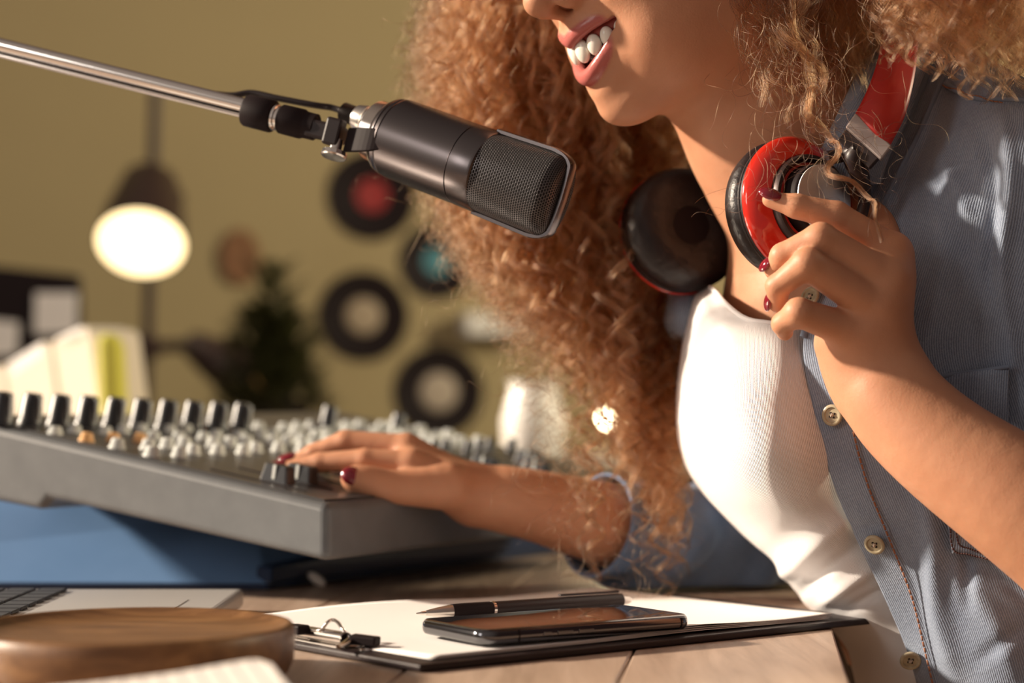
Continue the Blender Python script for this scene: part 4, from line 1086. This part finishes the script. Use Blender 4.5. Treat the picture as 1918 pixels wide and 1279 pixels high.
# ------------------------------------------------------------ headphones
hp = thing('headphones', P(1480, 300, 1.14), 'red and black over-ear headphones worn round the neck', 'headphones')
M['leather'] = noisy(mat('black_leatherette', rough=0.42), (0.009, 0.005, 0.006), (0.015, 0.009, 0.010), 200, 0.9, 0.0008, detail=5)
M['leather_soft'] = mat('black_pad', (0.026, 0.017, 0.018), 0.52)
n1 = Vector((0.53, -0.84, 0.10)).normalized(); c1_ = P(1492, 386, 1.104)
def cup(c, n, parent, outer=True):
    L = []
    pad = MB().lathe(c, n, [(-0.0215, 0.012), (-0.0225, 0.016), (-0.0235, 0.021), (-0.0235, 0.026), (-0.0215, 0.032), (-0.0175, 0.0365), (-0.012, 0.0385), (-0.0075, 0.0385), (-0.0058, 0.0372), (-0.0050, 0.0378), (-0.0035, 0.0380), (-0.0022, 0.0368)], 96, cap0=False)
    hole = MB().lathe(c, n, [(-0.018, 0.0002), (-0.018, 0.0135), (-0.0212, 0.0138)], 64)
    o = pad.build('ear_cushion', M['leather'], parent, sharp=40)
    hole.build('inner_cloth', M['matte_black'], o, sharp=60)
    MB().lathe(c, n, [(-0.0030, 0.030), (-0.0028, 0.0376), (-0.0016, 0.0384), (-0.0002, 0.0380)], 96).build('rim', M['black'], parent)
    MB().lathe(c, n, [(-0.0008, 0.0360), (0.0002, 0.0388), (0.0016, 0.0389), (0.0040, 0.0376), (0.0072, 0.0342), (0.0098, 0.0296), (0.0106, 0.0272), (0.0102, 0.0262), (0.0080, 0.0258)], 96).build('shell', M['red_gloss'], parent)
    MB().lathe(c, n, [(0.0080, 0.0268), (0.0130, 0.0266), (0.0150, 0.0258), (0.0152, 0.0240), (0.0120, 0.0215), (0.0085, 0.0212)], 96).build('dark_ring', M['dark_metal'], parent, sharp=50)
    MB().lathe(c, n, [(0.0085, 0.0225), (0.0125, 0.0222), (0.0128, 0.0205), (0.010, 0.0200)], 96).build('inner_ring', M['red_band'], parent, sharp=50)
    MB().lathe(c, n, [(0.0085, 0.0203), (0.0215, 0.0200), (0.0228, 0.0192), (0.0229, 0.0186), (0.0225, 0.0002)], 96).build('hub', M['matte_black'], parent, sharp=50)
    # spun metal disc in its own frame so that the brushing runs round the centre
    d = MB().lathe((0, 0, 0), (0, 0, 1), [(0.0, 0.0188), (0.0010, 0.0187), (0.0013, 0.0180), (0.0008, 0.0001)], 96)
    m = bpy.data.materials.get('spun_metal')
    if m is None:
        m = mat('spun_metal', (0.74, 0.72, 0.71), 0.42, 1.0, Anisotropic=0.7); tn = N(m, 'ShaderNodeTangent'); tn.direction_type = 'RADIAL'; tn.axis = 'Z'
        m.node_tree.links.new(tn.outputs[0], m.node_tree.nodes['Principled BSDF'].inputs['Tangent'])
    o = d.build('disc', m, None, sharp=40); x, y, z = frame(n)
    W_ = Matrix((x, y, z)).transposed().to_4x4(); W_.translation = c+n*0.0226; o.parent = parent; o.matrix_world = W_
    o.matrix_parent_inverse = parent.matrix_world.inverted(); o.matrix_basis = W_
for nm, c, n in (('near', c1_, n1), ('far', P(1270, 437, 1.236), Vector((-0.30, 0.94, -0.16)).normalized())):
    e = bpy.data.objects.new('ear_cup', None); link(e); e.location = c; e.parent = hp; e.matrix_parent_inverse = hp.matrix_world.inverted(); bpy.context.view_layer.update()
    cup(c, n, e)
def ribbon(name, L, R_, m, thick, parent, n=40):
    rows_ = [[l, tuple((l[i]+r[i])/2+(0.0 if i < 2 else -0.004) for i in range(3)), r] for l, r in zip(L, R_)]
    return surf(name, rows_, m, parent, 12, n, thick)
BL = [(1602, 213, 1.088), (1620, 178, 1.092), (1637, 135, 1.102), (1649, 88, 1.120), (1650, 40, 1.150), (1625, -10, 1.19), (1570, -30, 1.225), (1480, -20, 1.25), (1400, 40, 1.265), (1340, 130, 1.268), (1300, 220, 1.262)]
BR = [(1668, 272, 1.080), (1693, 222, 1.086), (1708, 168, 1.096), (1717, 112, 1.116), (1718, 55, 1.150), (1690, 0, 1.20), (1610, -5, 1.24), (1490, 10, 1.265), (1425, 60, 1.28), (1370, 150, 1.282), (1335, 240, 1.275)]
ribbon('headband', BL, BR, M['red_band'], 0.0028, hp, 90)
def quad_block(name, pts, depth, m, parent, bv=0.0008):
    a = [P(*p) for p in pts]; nn = (a[1]-a[0]).cross(a[3]-a[0]).normalized()
    if nn.y > 0: nn = -nn
    return MB().hexa(a, [p-nn*depth for p in a]).build(name, m, parent, smooth=False, bevel=bv)
quad_block('bracket', [(1602, 211, 1.0865), (1583, 238, 1.0865), (1650, 299, 1.0785), (1670, 272, 1.0785)], 0.0045, mat('satin_bracket', (0.36, 0.31, 0.30), 0.5, 0.6), hp)
quad_block('slider', [(1586, 236, 1.089), (1568, 262, 1.090), (1628, 316, 1.083), (1646, 296, 1.081)], 0.004, M['black'], hp)
yk = [(1606, 280, 1.088), (1600, 300, 1.090), (1612, 330, 1.092), (1620, 372, 1.096), (1608, 420, 1.100)]
MB().tube([Vector(p) for p in cr(np.array([tuple(P(*q_)) for q_ in yk]), np.linspace(0, 4, 24))], [0.0046+0.0012*math.sin(i/4) for i in range(24)], 14).build('yoke', M['black'], hp)
yk = [(1606, 280, 1.088), (1580, 290, 1.094), (1548, 296, 1.092)]
MB().tube([Vector(p) for p in cr(np.array([tuple(P(*q_)) for q_ in yk]), np.linspace(0, 2, 16))], 0.004, 12).build('yoke', M['black'], hp)
yk = [(1318, 240, 1.268), (1310, 290, 1.262), (1290, 340, 1.258)]
MB().tube([Vector(p) for p in cr(np.array([tuple(P(*q_)) for q_ in yk]), np.linspace(0, 2, 16))], 0.005, 12).build('yoke', M['black'], hp)
# stand-up collar of the shirt behind the band
surf('collar', [
 [(1520, 330, 1.116), (1552, 330, 1.108), (1600, 345, 1.108), (1650, 345, 1.118)],
 [(1542, 270, 1.118), (1573, 268, 1.108), (1615, 285, 1.108), (1668, 290, 1.118)],
 [(1572, 205, 1.122), (1600, 205, 1.112), (1640, 215, 1.112), (1700, 225, 1.122)],
 [(1603, 140, 1.135), (1628, 142, 1.126), (1665, 150, 1.126), (1725, 155, 1.135)],
 [(1628, 80, 1.16), (1648, 85, 1.15), (1685, 95, 1.15), (1745, 100, 1.16)],
 [(1630, 30, 1.20), (1652, 30, 1.19), (1690, 40, 1.19), (1745, 45, 1.20)]], M['denim'], shirt, 30, 50, 0.0014)
# ------------------------------------------------------------ back of the room
side_t = thing('sideboard', (-0.3, 2.7, 0), 'dark low sideboard standing against the back of the room', 'sideboard')
MB().box((-0.25, 2.75, 0.78), (2.6, 1.1, 0.03)).build('worktop', M['board_furniture'], side_t, smooth=False, bevel=0.002)
MB().box((-0.25, 2.78, 0.42), (2.5, 1.0, 0.68)).build('body', M['board_furniture'], side_t, smooth=False, bevel=0.002)
for x in (-1.45, 0.95):
    for y in (2.3, 3.2): MB().box((x, y, 0.041), (0.05, 0.05, 0.078)).build('leg', M['board_furniture'], side_t, smooth=False)
ST = 0.796
# records on the wall
M['label_red'] = mat('red_label', (0.30, 0.012, 0.014), 0.5); M['label_blue'] = mat('blue_label', (0.06, 0.24, 0.30), 0.5)
M['label_cream'] = mat('cream_label', (0.42, 0.33, 0.23), 0.6); M['label_grey'] = mat('pale_label', (0.46, 0.38, 0.30), 0.6)
for px, py, rp, rl, lm, lb in [(697, 366, 84, 31, 'label_red', 'black vinyl record with a red label on the wall'), (820, 489, 72, 27, 'label_blue', 'black vinyl record with a blue label on the wall, half behind the curls'),
      (681, 592, 85, 34, 'label_cream', 'black vinyl record with a cream label, below the red-labelled one'), (822, 734, 85, 36, 'label_grey', 'black vinyl record with a pale label, lowest on the wall above the mixer')]:
    c = on_wall(px, py, 0.004); r = rp*c.y/FPX; rl = rl*c.y/FPX
    rec = thing('vinyl_record', c, lb, 'record', 'vinyl records on the back wall')
    pr = [(-0.001, r*0.98), (0.0, r), (0.0012, r*0.995)]
    for k in range(12): f = 0.96-k*0.045; pr += [(0.0012, r*f), (0.0010, r*(f-0.01))]
    MB().lathe(c, WN, pr+[(0.0012, rl*1.05), (0.0012, 0.003)], 80).build('disc', M['vinyl'], rec, sharp=60)
    MB().lathe(c, WN, [(0.0012, rl), (0.0018, rl*0.99), (0.0018, rl*0.5), (0.0016, rl*0.48), (0.0018, rl*0.46), (0.0018, 0.004)], 60).build('label', M[lm], rec, sharp=60)
c = on_wall(449, 482, 0.006)
M['plaque'] = wood_mat('brown_plaque', (0.19, 0.085, 0.04), (0.25, 0.12, 0.055), (0.29, 0.15, 0.07), (8, 8, 8))
pq = MB().lathe(c, WN, [(0, 0.052), (0.006, 0.054), (0.010, 0.050), (0.010, 0.036), (0.007, 0.034), (0.007, 0.002)], 60, xdir=WDIR, sx=0.70)
tag(pq.build('wall_plaque', M['plaque'], None, sharp=40), 'small oval brown wooden plaque hanging on the wall between lamp and records', 'wall ornament')
c = on_wall(935, 608, 0.04)
tag(MB().box(c, (0.145, 0.08, 0.045), Rw).build('wall_shelf', M['white'], None, smooth=False, bevel=0.004), 'short white wall shelf seen through the curls right of the records', 'shelf')
# lamp with two heads
LY = 3.3
M['lamp_black'] = mat('lamp_black', (0.045, 0.024, 0.022), 0.4)
def emis(name, col, st):
    m = mat(name, col, 0.5); b_ = m.node_tree.nodes['Principled BSDF']; b_.inputs['Emission Color'].default_value = (*col, 1); b_.inputs['Emission Strength'].default_value = st; return m
lb_ = P(276, 760, LY); lamp = thing('standing_lamp', (lb_.x, LY, ST), 'black pole lamp with two shades, the upper one lit', 'lamp')
MB().tube([Vector((P(270, 800, LY).x, LY, ST)), P(291, 165, LY)], 0.0095, 20).build('pole', M['lamp_black'], lamp)
MB().lathe((P(270, 800, LY).x, LY, ST), (0, 0, 1), [(0, 0.11), (0.012, 0.108), (0.02, 0.02), (0.03, 0.012)], 48).build('base', M['lamp_black'], lamp)
un = Vector((0.03, -0.70, -0.70)).normalized(); uc = P(264, 456, LY-0.10)
sh = MB().lathe(uc, -un, [(0, 0.0705), (0.0, 0.0685), (0.05, 0.055), (0.11, 0.035), (0.115, 0.002)], 56)
so = MB().lathe(uc, -un, [(-0.001, 0.0690), (0.0, 0.0715), (0.06, 0.066), (0.120, 0.053), (0.150, 0.047), (0.165, 0.033), (0.168, 0.002)], 56, cap0=False)
us = so.build('shade', M['lamp_black'], lamp)
MB().lathe(uc, -un, [(0.001, 0.0685), (0.0025, 0.0680), (0.012, 0.045), (0.014, 0.001)], 56).build('lit_diffuser', emis('lit_glass', (1.0, 0.76, 0.40), 3.2), us)
MB().ellipsoid(uc-un*0.022, Matrix.Identity(3), (0.03, 0.03, 0.03)).build('bulb', emis('lit_bulb', (1.0, 0.90, 0.70), 14.0), us)
MB().tube([uc-un*0.10, P(285, 390, LY)], 0.012, 14).build('joint', M['lamp_black'], lamp)
MB().lathe(P(322, 372, LY), (0, -1, 0), [(-0.01, 0.02), (0.01, 0.02), (0.012, 0.012)], 24).build('tension_knob', M['lamp_black'], lamp)
la = (P(480, 722, LY)-P(370, 652, LY)).normalized(); l0 = P(366, 648, LY)
lsh = MB().lathe(l0, la, [(-0.018, 0.004), (-0.016, 0.018), (0.0, 0.026), (0.03, 0.034), (0.08, 0.044), (0.118, 0.0500), (0.1185, 0.0485), (0.09, 0.042), (0.02, 0.028)], 56).build('shade', M['lamp_black'], lamp)
MB().lathe(l0, la, [(0.1160, 0.0500), (0.1165, 0.0515), (0.1215, 0.0520), (0.1225, 0.0500)], 56).build('brass_rim', mat('brass_rim', (0.50, 0.28, 0.10), 0.4, 0.4), lsh)
MB().tube([P(272, 650, LY), P(320, 648, LY), P(372, 645, LY)], 0.011, 14).build('arm', M['lamp_black'], lamp)
MB().lathe(P(274, 650, LY-0.015), (0, -1, 0), [(-0.03, 0.022), (0.012, 0.022), (0.014, 0.015)], 24).build('clamp', M['lamp_black'], lamp)
# dark pin board with notes, magazine files
def slabpix(name, pts, Y, depth, m, parent=None, bv=0.001, turn=False):
    tw = 0.75 if turn else 0.0; Xc = -0.5657; Y = 2.2 if turn else Y; a = []
    for x, y in pts:
        k_ = (x-959)/FPX; Yq = (Y+tw*Xc)/(1+tw*k_); a.append(P(x, y, Yq) if not turn else Vector((k_*Yq, Yq, ZC-(y-HOR)/FPX*Y)))
    b_ = [p+Vector((depth*0.6 if turn else 0, depth*0.8 if turn else depth, 0)) for p in a]
    return MB().hexa(a, b_).build(name, m, parent, smooth=False, bevel=bv)
bdg = slabpix('screen', [(-260, 470), (146, 515), (150, 700), (140, 810), (-260, 830)], 2.95, 0.03, M['matte_black'], None, 0.003)
bdg.name = 'notice_board'; tag(bdg, 'black board leaning behind the magazine files, with pale notes on it', 'board')
for pts, lb in (([(66, 548), (144, 548), (142, 624), (64, 626)], 'pale square note at the right end of the black board'), ([(-40, 596), (34, 604), (30, 664), (-40, 670)], 'pale note cut by the frame edge on the black board')):
    o = slabpix('paper_note', pts, 2.945, 0.004, M['white_paper'], None, 0); tag(o, lb, 'note', 'notes on the black board')
for x0, x1, yl, yr, lab, ym in [(-150, 2, 735, 690, 'cream magazine file cut off by the left edge of the picture', 2.22), (6, 92, 684, 648, 'cream magazine file in the middle of the row', 2.20), (97, 168, 640, 622, 'cream magazine file next to the yellow folder', 2.18)]:
    t = thing('magazine_file', Vector((P((x0+x1)/2, 800, ym).x, ym, ST)), lab, 'magazine file', 'cream magazine files')
    bz_ = 745+(ZC-ST)*FPX/ym-1
    slabpix('case', [(x0, yl), (x1-6, yr-4), (x1+3, yr+8), (x1+36, bz_), (x0+38, bz_)], ym, 0.07, M['cream'], t, 0.003, turn=True)
    slabpix('papers', [(x0+10, yl-4), (x1-14, yr-6), (x1-10, yr+20), (x0+14, yl+22)], ym+0.01, 0.06, M['white_paper'], t, 0.001, turn=True)
tag(slabpix('yellow_folder', [(182, 628), (208, 622), (222, 650), (236, 745+(ZC-ST)*FPX/2.05-1), (190, 745+(ZC-ST)*FPX/2.05-1)], 2.05, 0.04, M['yellow'], None, 0.006), 'bright yellow folder standing beside the cream magazine files', 'folder')
# potted plant
M['leaf'] = noisy(mat('dark_leaf', rough=0.5), (0.030, 0.034, 0.010), (0.065, 0.065, 0.020), 12)
plc = P(510, 700, 3.1); plant = thing('potted_plant', (plc.x, 3.1, ST), 'dark bushy potted plant between the lamp and the records', 'plant')
MB().lathe((plc.x, 3.1, ST), (0, 0, 1), [(0, 0.045), (0.08, 0.06), (0.085, 0.062), (0.085, 0.054), (0.07, 0.05), (0.07, 0.002)], 40).build('pot', M['matte_black'], plant, sharp=50)
lf = MB(); rr = random.Random(5); stems = MB()
for k in range(900):
    a = rr.uniform(0, 6.28); rad_ = rr.uniform(0, 1)**0.6; hgt = rr.uniform(0.0, 1)
    w_ = (0.092-0.045*hgt) if k % 12 else 0.03
    hgt2 = 0.05+0.16*hgt if k % 12 else 0.20+0.09*hgt
    p = Vector((plc.x+math.cos(a)*rad_*w_, 3.1+math.sin(a)*rad_*w_, ST+hgt2)); d = Vector((math.cos(a), math.sin(a), rr.uniform(0.1, 1.2))).normalized(); sd2 = d.cross(Vector((0, 0, 1))).normalized()
    up = sd2.cross(d); L = rr.uniform(0.022, 0.045); wd = L*0.22
    lf.add([p, p+d*L*0.35+sd2*wd+up*0.002, p+d*L*0.7+sd2*wd*0.8, p+d*L-up*0.004, p+d*L*0.7-sd2*wd*0.8, p+d*L*0.35-sd2*wd+up*0.002], [(0, 1, 2, 3, 4, 5)])
    if k % 14 == 0: stems.tube([Vector((plc.x, 3.1, ST+0.07)), p], 0.0022, 6)
lf.build('foliage', M['leaf'], plant); stems.build('stems', M['leaf'], plant)
# white vase and small glowing bulb seen through the curls
vz = P(1000, 800, 2.6)
o = MB().lathe((vz.x, 2.6, ST), (0, 0, 1), [(0, 0.030), (0.02, 0.040), (0.055, 0.042), (0.085, 0.034), (0.10, 0.030), (0.108, 0.034), (0.106, 0.031), (0.09, 0.030), (0.05, 0.037), (0.01, 0.003)], 48).build('white_vase', M['white'], None)
tag(o, 'pale round vase on the sideboard, seen blurred through the hair ends', 'vase')
gp = P(1145, 779, 2.9); gl = thing('table_lamp', (gp.x, 2.9, ST), 'small table lamp with a bare glowing bulb shining through the curls', 'lamp')
MB().lathe((gp.x, 2.9, ST), (0, 0, 1), [(0, 0.035), (0.008, 0.034), (0.012, 0.008), (gp.z-ST-0.016, 0.007), (gp.z-ST-0.012, 0.010), (gp.z-ST-0.006, 0.008)], 32).build('base', mat('bronze', (0.10, 0.06, 0.03), 0.5), gl)
MB().ellipsoid(gp, Matrix.Identity(3), (0.015, 0.015, 0.017)).build('bulb', emis('glowing_bulb', (1.0, 0.82, 0.50), 160.0), gl)

# ------------------------------------------------------------ hair
def hair_mat():
    m = bpy.data.materials.new('auburn_hair'); m.use_nodes = True; nt = m.node_tree; nt.nodes.clear()
    out = nt.nodes.new('ShaderNodeOutputMaterial'); h = nt.nodes.new('ShaderNodeBsdfHairPrincipled')
    h.model = 'CHIANG'; h.parametrization = 'COLOR'
    info = nt.nodes.new('ShaderNodeHairInfo'); r = nt.nodes.new('ShaderNodeValToRGB'); e = r.color_ramp.elements
    e[0].color = (0.022, 0.007, 0.004, 1); e[1].color = (0.20, 0.076, 0.026, 1)
    nt.links.new(info.outputs['Random'], r.inputs[0]); nt.links.new(r.outputs[0], h.inputs['Color'])
    h.inputs['Roughness'].default_value = 0.32; h.inputs['Radial Roughness'].default_value = 0.45
    h.inputs['Random Roughness'].default_value = 0.3
    nt.links.new(h.outputs[0], out.inputs[0]); return m
M['hair'] = hair_mat()
hr = np.random.default_rng(21)
POS, SIZES, RAD = [], [], []
def lock(path, n, spread, curl, wl, npts=None, rad=0.00009, loose=0.25, phase=None, curl0=0.3, tip=0.25):
    "path: world points; n strands; spread: clump radius; curl: helix radius; wl: helix wavelength"
    P_ = np.array([tuple(p) for p in path]); seg = np.linalg.norm(np.diff(P_, axis=0), axis=1).sum()
    npts = npts or int(max(24, seg/wl*9)); t = np.linspace(0, len(P_)-1, npts); c = cr(P_, t)
    T = np.gradient(c, axis=0); T /= np.linalg.norm(T, axis=1, keepdims=True)+1e-9
    ref = np.array([0.2, 1.0, 0.1]); X = np.cross(T, ref); X /= np.linalg.norm(X, axis=1, keepdims=True)+1e-9; Y_ = np.cross(T, X)
    s = np.concatenate([[0], np.cumsum(np.linalg.norm(np.diff(c, axis=0), axis=1))]); f = s/s[-1]
    ph0 = hr.uniform(0, 6.28) if phase is None else phase; sgn = hr.choice([-1, 1]); wob = hr.uniform(0.8, 1.25)
    env = (curl0+(1-curl0)*np.minimum(f*2.2, 1))
    wphase = np.cumsum(np.gradient(s)/wl*(1+0.25*np.sin(s*hr.uniform(20, 60)+ph0)))*2*math.pi
    for k in range(n):
        lo = hr.uniform(0, 1) < loose
        a = hr.uniform(0, 6.28); r = spread*math.sqrt(hr.uniform(0, 1))*(1.9 if lo else 1.0); dph = hr.normal(0, 1.1 if lo else 0.28)
        cm = curl*(hr.uniform(0.6, 1.5) if lo else hr.uniform(0.88, 1.12))
        ph = sgn*(wphase*(hr.uniform(0.85, 1.2) if lo else wob))+ph0+dph
        taper = 1-(1-tip)*f**2 if not lo else 1+0.6*f
        q_ = c+X*((np.cos(ph)*cm*env)+math.cos(a)*r*taper)[:, None]+Y_*((np.sin(ph)*cm*env)+math.sin(a)*r*taper)[:, None]
        nz = hr.normal(0, 1, (4, 3)); q_ += (nz[0]*np.sin(s*70+nz[1])[:, None]*1.0 if False else np.outer(np.sin(s*hr.uniform(60, 260)+a), nz[0]))*(0.0009 if lo else 0.00035)
        e_ = npts if not lo else int(npts*hr.uniform(0.55, 1)); q_ = q_[:max(e_, 8)]
        POS.append(q_); SIZES.append(len(q_)); RAD.append(rad*hr.uniform(0.7, 1.25)*(1-0.55*np.linspace(0, 1, len(q_))**3))
def interp(tab, y):
    ys = [r[0] for r in tab]; return [float(np.interp(y, ys, [r[i] for r in tab])) for i in range(1, len(tab[0]))]
# envelope of the far side of the hair: row, left, right
ENV = [(-160, 900, 1250), (0, 812, 1200), (100, 800, 1230), (200, 806, 1290), (300, 822, 1310), (400, 842, 1300), (500, 890, 1300), (600, 965, 1268), (700, 990, 1262), (800, 1010, 1262), (900, 1050, 1268), (1000, 1060, 1272), (1120, 1080, 1275)]
def far_lock(u, y1, Yd, n, spread, curl, wl, y0=-160, **kw):
    ys = np.linspace(y0, y1, max(4, int((y1-y0)/110)+1)); pts = []
    w1 = hr.normal(0, 1)
    for y in ys:
        l, r = interp(ENV, y); x = l+(r-l)*u+8*math.sin(y/90+w1*3)
        pts.append(P(x, y, Yd+0.012*math.sin(y/140+w1*5)-max(0, (y-820)/300)*(Yd-1.24)))
    lock(pts, n, spread, curl, wl, **kw)
for k in range(290):
    u = hr.uniform(0.0, 1.0)**0.85; Yd = 1.225+0.13*hr.uniform(0, 1)
    if u > 0.72: Yd = 1.262+0.09*hr.uniform(0, 1)
    ymax = 560+490*u**0.9
    y1 = hr.uniform(0.72, 1.04)*ymax
    far_lock(u, y1, Yd, int(hr.integers(16, 26)), 0.0030, hr.uniform(0.003, 0.0075), hr.uniform(0.018, 0.034), loose=0.22)
# glossy, well-formed ringlets on the camera side of the mass
for k in range(75):
    u = hr.uniform(0.12, 0.97); Yd = 1.225+0.02*hr.uniform(0, 1) if u < 0.7 else 1.26
    far_lock(u, hr.uniform(0.8, 1.06)*(560+490*u**0.9), Yd, 26, 0.0019, hr.uniform(0.005, 0.0085), hr.uniform(0.026, 0.040), y0=hr.uniform(-160, 200), loose=0.1, tip=0.7)
# fluffy fringe on the outer left
for k in range(150):
    u = hr.uniform(-0.06, 0.22); y0 = hr.uniform(-160, 500); y1 = y0+hr.uniform(160, 420)
    if y1 > 860: continue
    far_lock(u, y1, 1.24+0.1*hr.uniform(0, 1), 9, 0.006, hr.uniform(0.003, 0.009), hr.uniform(0.014, 0.03), y0=y0, loose=0.8)
# crown: out to the top edge behind the face
for k in range(90):
    u = hr.uniform(0.2, 1.0)
    far_lock(u, hr.uniform(330, 480), 1.30+0.05*hr.uniform(0, 1), 24, 0.006, 0.004, 0.03, loose=0.2)
# long separate ringlets at the lower end
for x0, xs, y1, n in [(1180, [1190, 1205, 1228, 1205, 1222, 1235, 1250], 1118, 34), (1120, [1130, 1128, 1118, 1110, 1115, 1108], 1085, 30), (1150, [1150, 1170, 1178, 1190, 1200], 1050, 18),
                      (1215, [1215, 1225, 1240, 1250, 1262], 1040, 14), (1090, [1100, 1098, 1090, 1095, 1100], 1075, 20), (1160, [1160, 1166, 1160, 1150, 1165], 1000, 16), (1195, [1200, 1215, 1225, 1220, 1230], 1085, 16), (1060, [1070, 1062, 1070, 1080, 1085], 990, 12), (1240, [1240, 1250, 1256, 1262, 1268], 960, 16)]:
    ys = np.linspace(560, y1, len(xs)); lock([P(x, y, 1.262-0.02*i/len(xs)) for i, (x, y) in enumerate(zip(xs, ys))], n, 0.0022, 0.0055, 0.021, loose=0.25, tip=0.6)
    lock([P(x, y, 1.262-0.02*i/len(xs)) for i, (x, y) in enumerate(zip(xs, ys))], n//2, 0.010, 0.006, 0.019, loose=0.9, tip=1.0)
# near side: hanging over the cheek and neck
def near(pts, n, spread, curl, wl, **kw): lock([P(*p) for p in pts], n, spread, curl, wl, **kw)
near([(1392, -90, 1.115), (1378, -10, 1.100), (1384, 50, 1.092), (1402, 100, 1.090), (1420, 150, 1.090), (1428, 200, 1.092)], 34, 0.0050, 0.0030, 0.034, loose=0.25)
near([(1440, -90, 1.105), (1440, 0, 1.092), (1452, 60, 1.088), (1440, 115, 1.086), (1466, 165, 1.088), (1488, 225, 1.090)], 46, 0.0050, 0.0045, 0.034, loose=0.25)
near([(1485, -90, 1.10), (1496, -10, 1.088), (1478, 60, 1.084), (1500, 120, 1.082), (1535, 165, 1.080), (1504, 215, 1.080), (1508, 252, 1.080)], 70, 0.0042, 0.0048, 0.032, loose=0.22)
near([(1500, -90, 1.10), (1480, 10, 1.088), (1505, 90, 1.083), (1540, 150, 1.080), (1515, 220, 1.076), (1570, 265, 1.070), (1552, 310, 1.060), (1590, 345, 1.053), (1640, 372, 1.047), (1632, 410, 1.044), (1655, 450, 1.042)], 54, 0.0020, 0.0022, 0.026, loose=0.22)
near([(1480, -60, 1.10), (1470, 40, 1.09), (1520, 130, 1.08), (1520, 215, 1.075), (1575, 290, 1.066), (1600, 360, 1.05), (1620, 400, 1.045)], 16, 0.009, 0.004, 0.028, loose=0.95)
near([(1390, -60, 1.11), (1380, 60, 1.10), (1400, 150, 1.092), (1430, 240, 1.088), (1480, 290, 1.085)], 14, 0.009, 0.005, 0.03, loose=0.95)
for k in range(9):
    x = hr.uniform(1400, 1560); near([(x, -90, 1.115), (x-6, 0, 1.10), (x+hr.uniform(-12, 14), 80, 1.094), (x+hr.uniform(0, 20), hr.uniform(130, 220), 1.092)], 12, 0.0035, 0.004, 0.03, loose=0.3)
# shaded mass close to the nape, behind those locks
for k in range(300):
    x = hr.uniform(1450, 1730); Yd = hr.uniform(1.118, 1.16) if k % 2 else hr.uniform(1.16, 1.27); yb = hr.uniform(60, 150) if x > 1640 else (hr.uniform(90, 250) if k % 2 else hr.uniform(150, 330))
    near([(x+hr.uniform(-20, 20), -130, Yd), (x, -40, Yd), (x+hr.uniform(-10, 10), 30, Yd), (x-hr.uniform(0, 20), yb, Yd)], 20, 0.0055, 0.003, 0.034, loose=0.12)
# mass over the shoulder, top right corner
for k in range(170):
    x = hr.uniform(1655, 2020); yb_ = min(185, 115+0.42*(x-1655))*hr.uniform(0.55, 1.05); Yd = hr.uniform(1.02, 1.10)
    near([(x-50, -130, Yd+0.02), (x-22, -50, Yd), (x+hr.uniform(-15, 15), 30, Yd-0.003), (x+hr.uniform(-5, 30), max(60, yb_), Yd)], 18, 0.0034, 0.0045, hr.uniform(0.020, 0.032), loose=0.28)
# single flying hairs
for k in range(430):
    if k < 280:
        u = hr.uniform(-0.1, 0.5); y0 = hr.uniform(0, 850); l, r = interp(ENV, y0); x = l+(r-l)*u; Y_ = 1.2+hr.uniform(0, .1)
    elif k < 370: x, y0, Y_ = hr.uniform(1040, 1270), hr.uniform(780, 1060), 1.235
    else: x, y0, Y_ = hr.uniform(1380, 1700), hr.uniform(0, 330), 1.055
    L = hr.uniform(40, 150); a = hr.uniform(0.6, 2.6) if k < 370 else hr.uniform(1.0, 2.2)
    lock([P(x, y0, Y_), P(x+math.cos(a)*L*0.5, y0+math.sin(a)*L*0.5, Y_-0.004), P(x+math.cos(a+hr.normal(0, .4))*L, y0+math.sin(a)*L, Y_)], 1, 0.0, hr.uniform(0.002, 0.008), hr.uniform(0.016, 0.045), npts=30, rad=0.00008, loose=0.0)
hc = bpy.data.hair_curves.new('hair'); hc.add_curves(SIZES)
allp = np.concatenate(POS).astype(np.float32); hc.attributes['position'].data.foreach_set('vector', allp.ravel())
ra = hc.attributes.get('radius') or hc.attributes.new('radius', 'FLOAT', 'POINT'); ra.data.foreach_set('value', np.concatenate(RAD).astype(np.float32))
hc.materials.append(M['hair'])
ho = bpy.data.objects.new('hair', hc); link(ho); ho.parent = person; ho.matrix_parent_inverse = person.matrix_world.inverted()
print('hair strands', len(SIZES), 'points', len(allp))
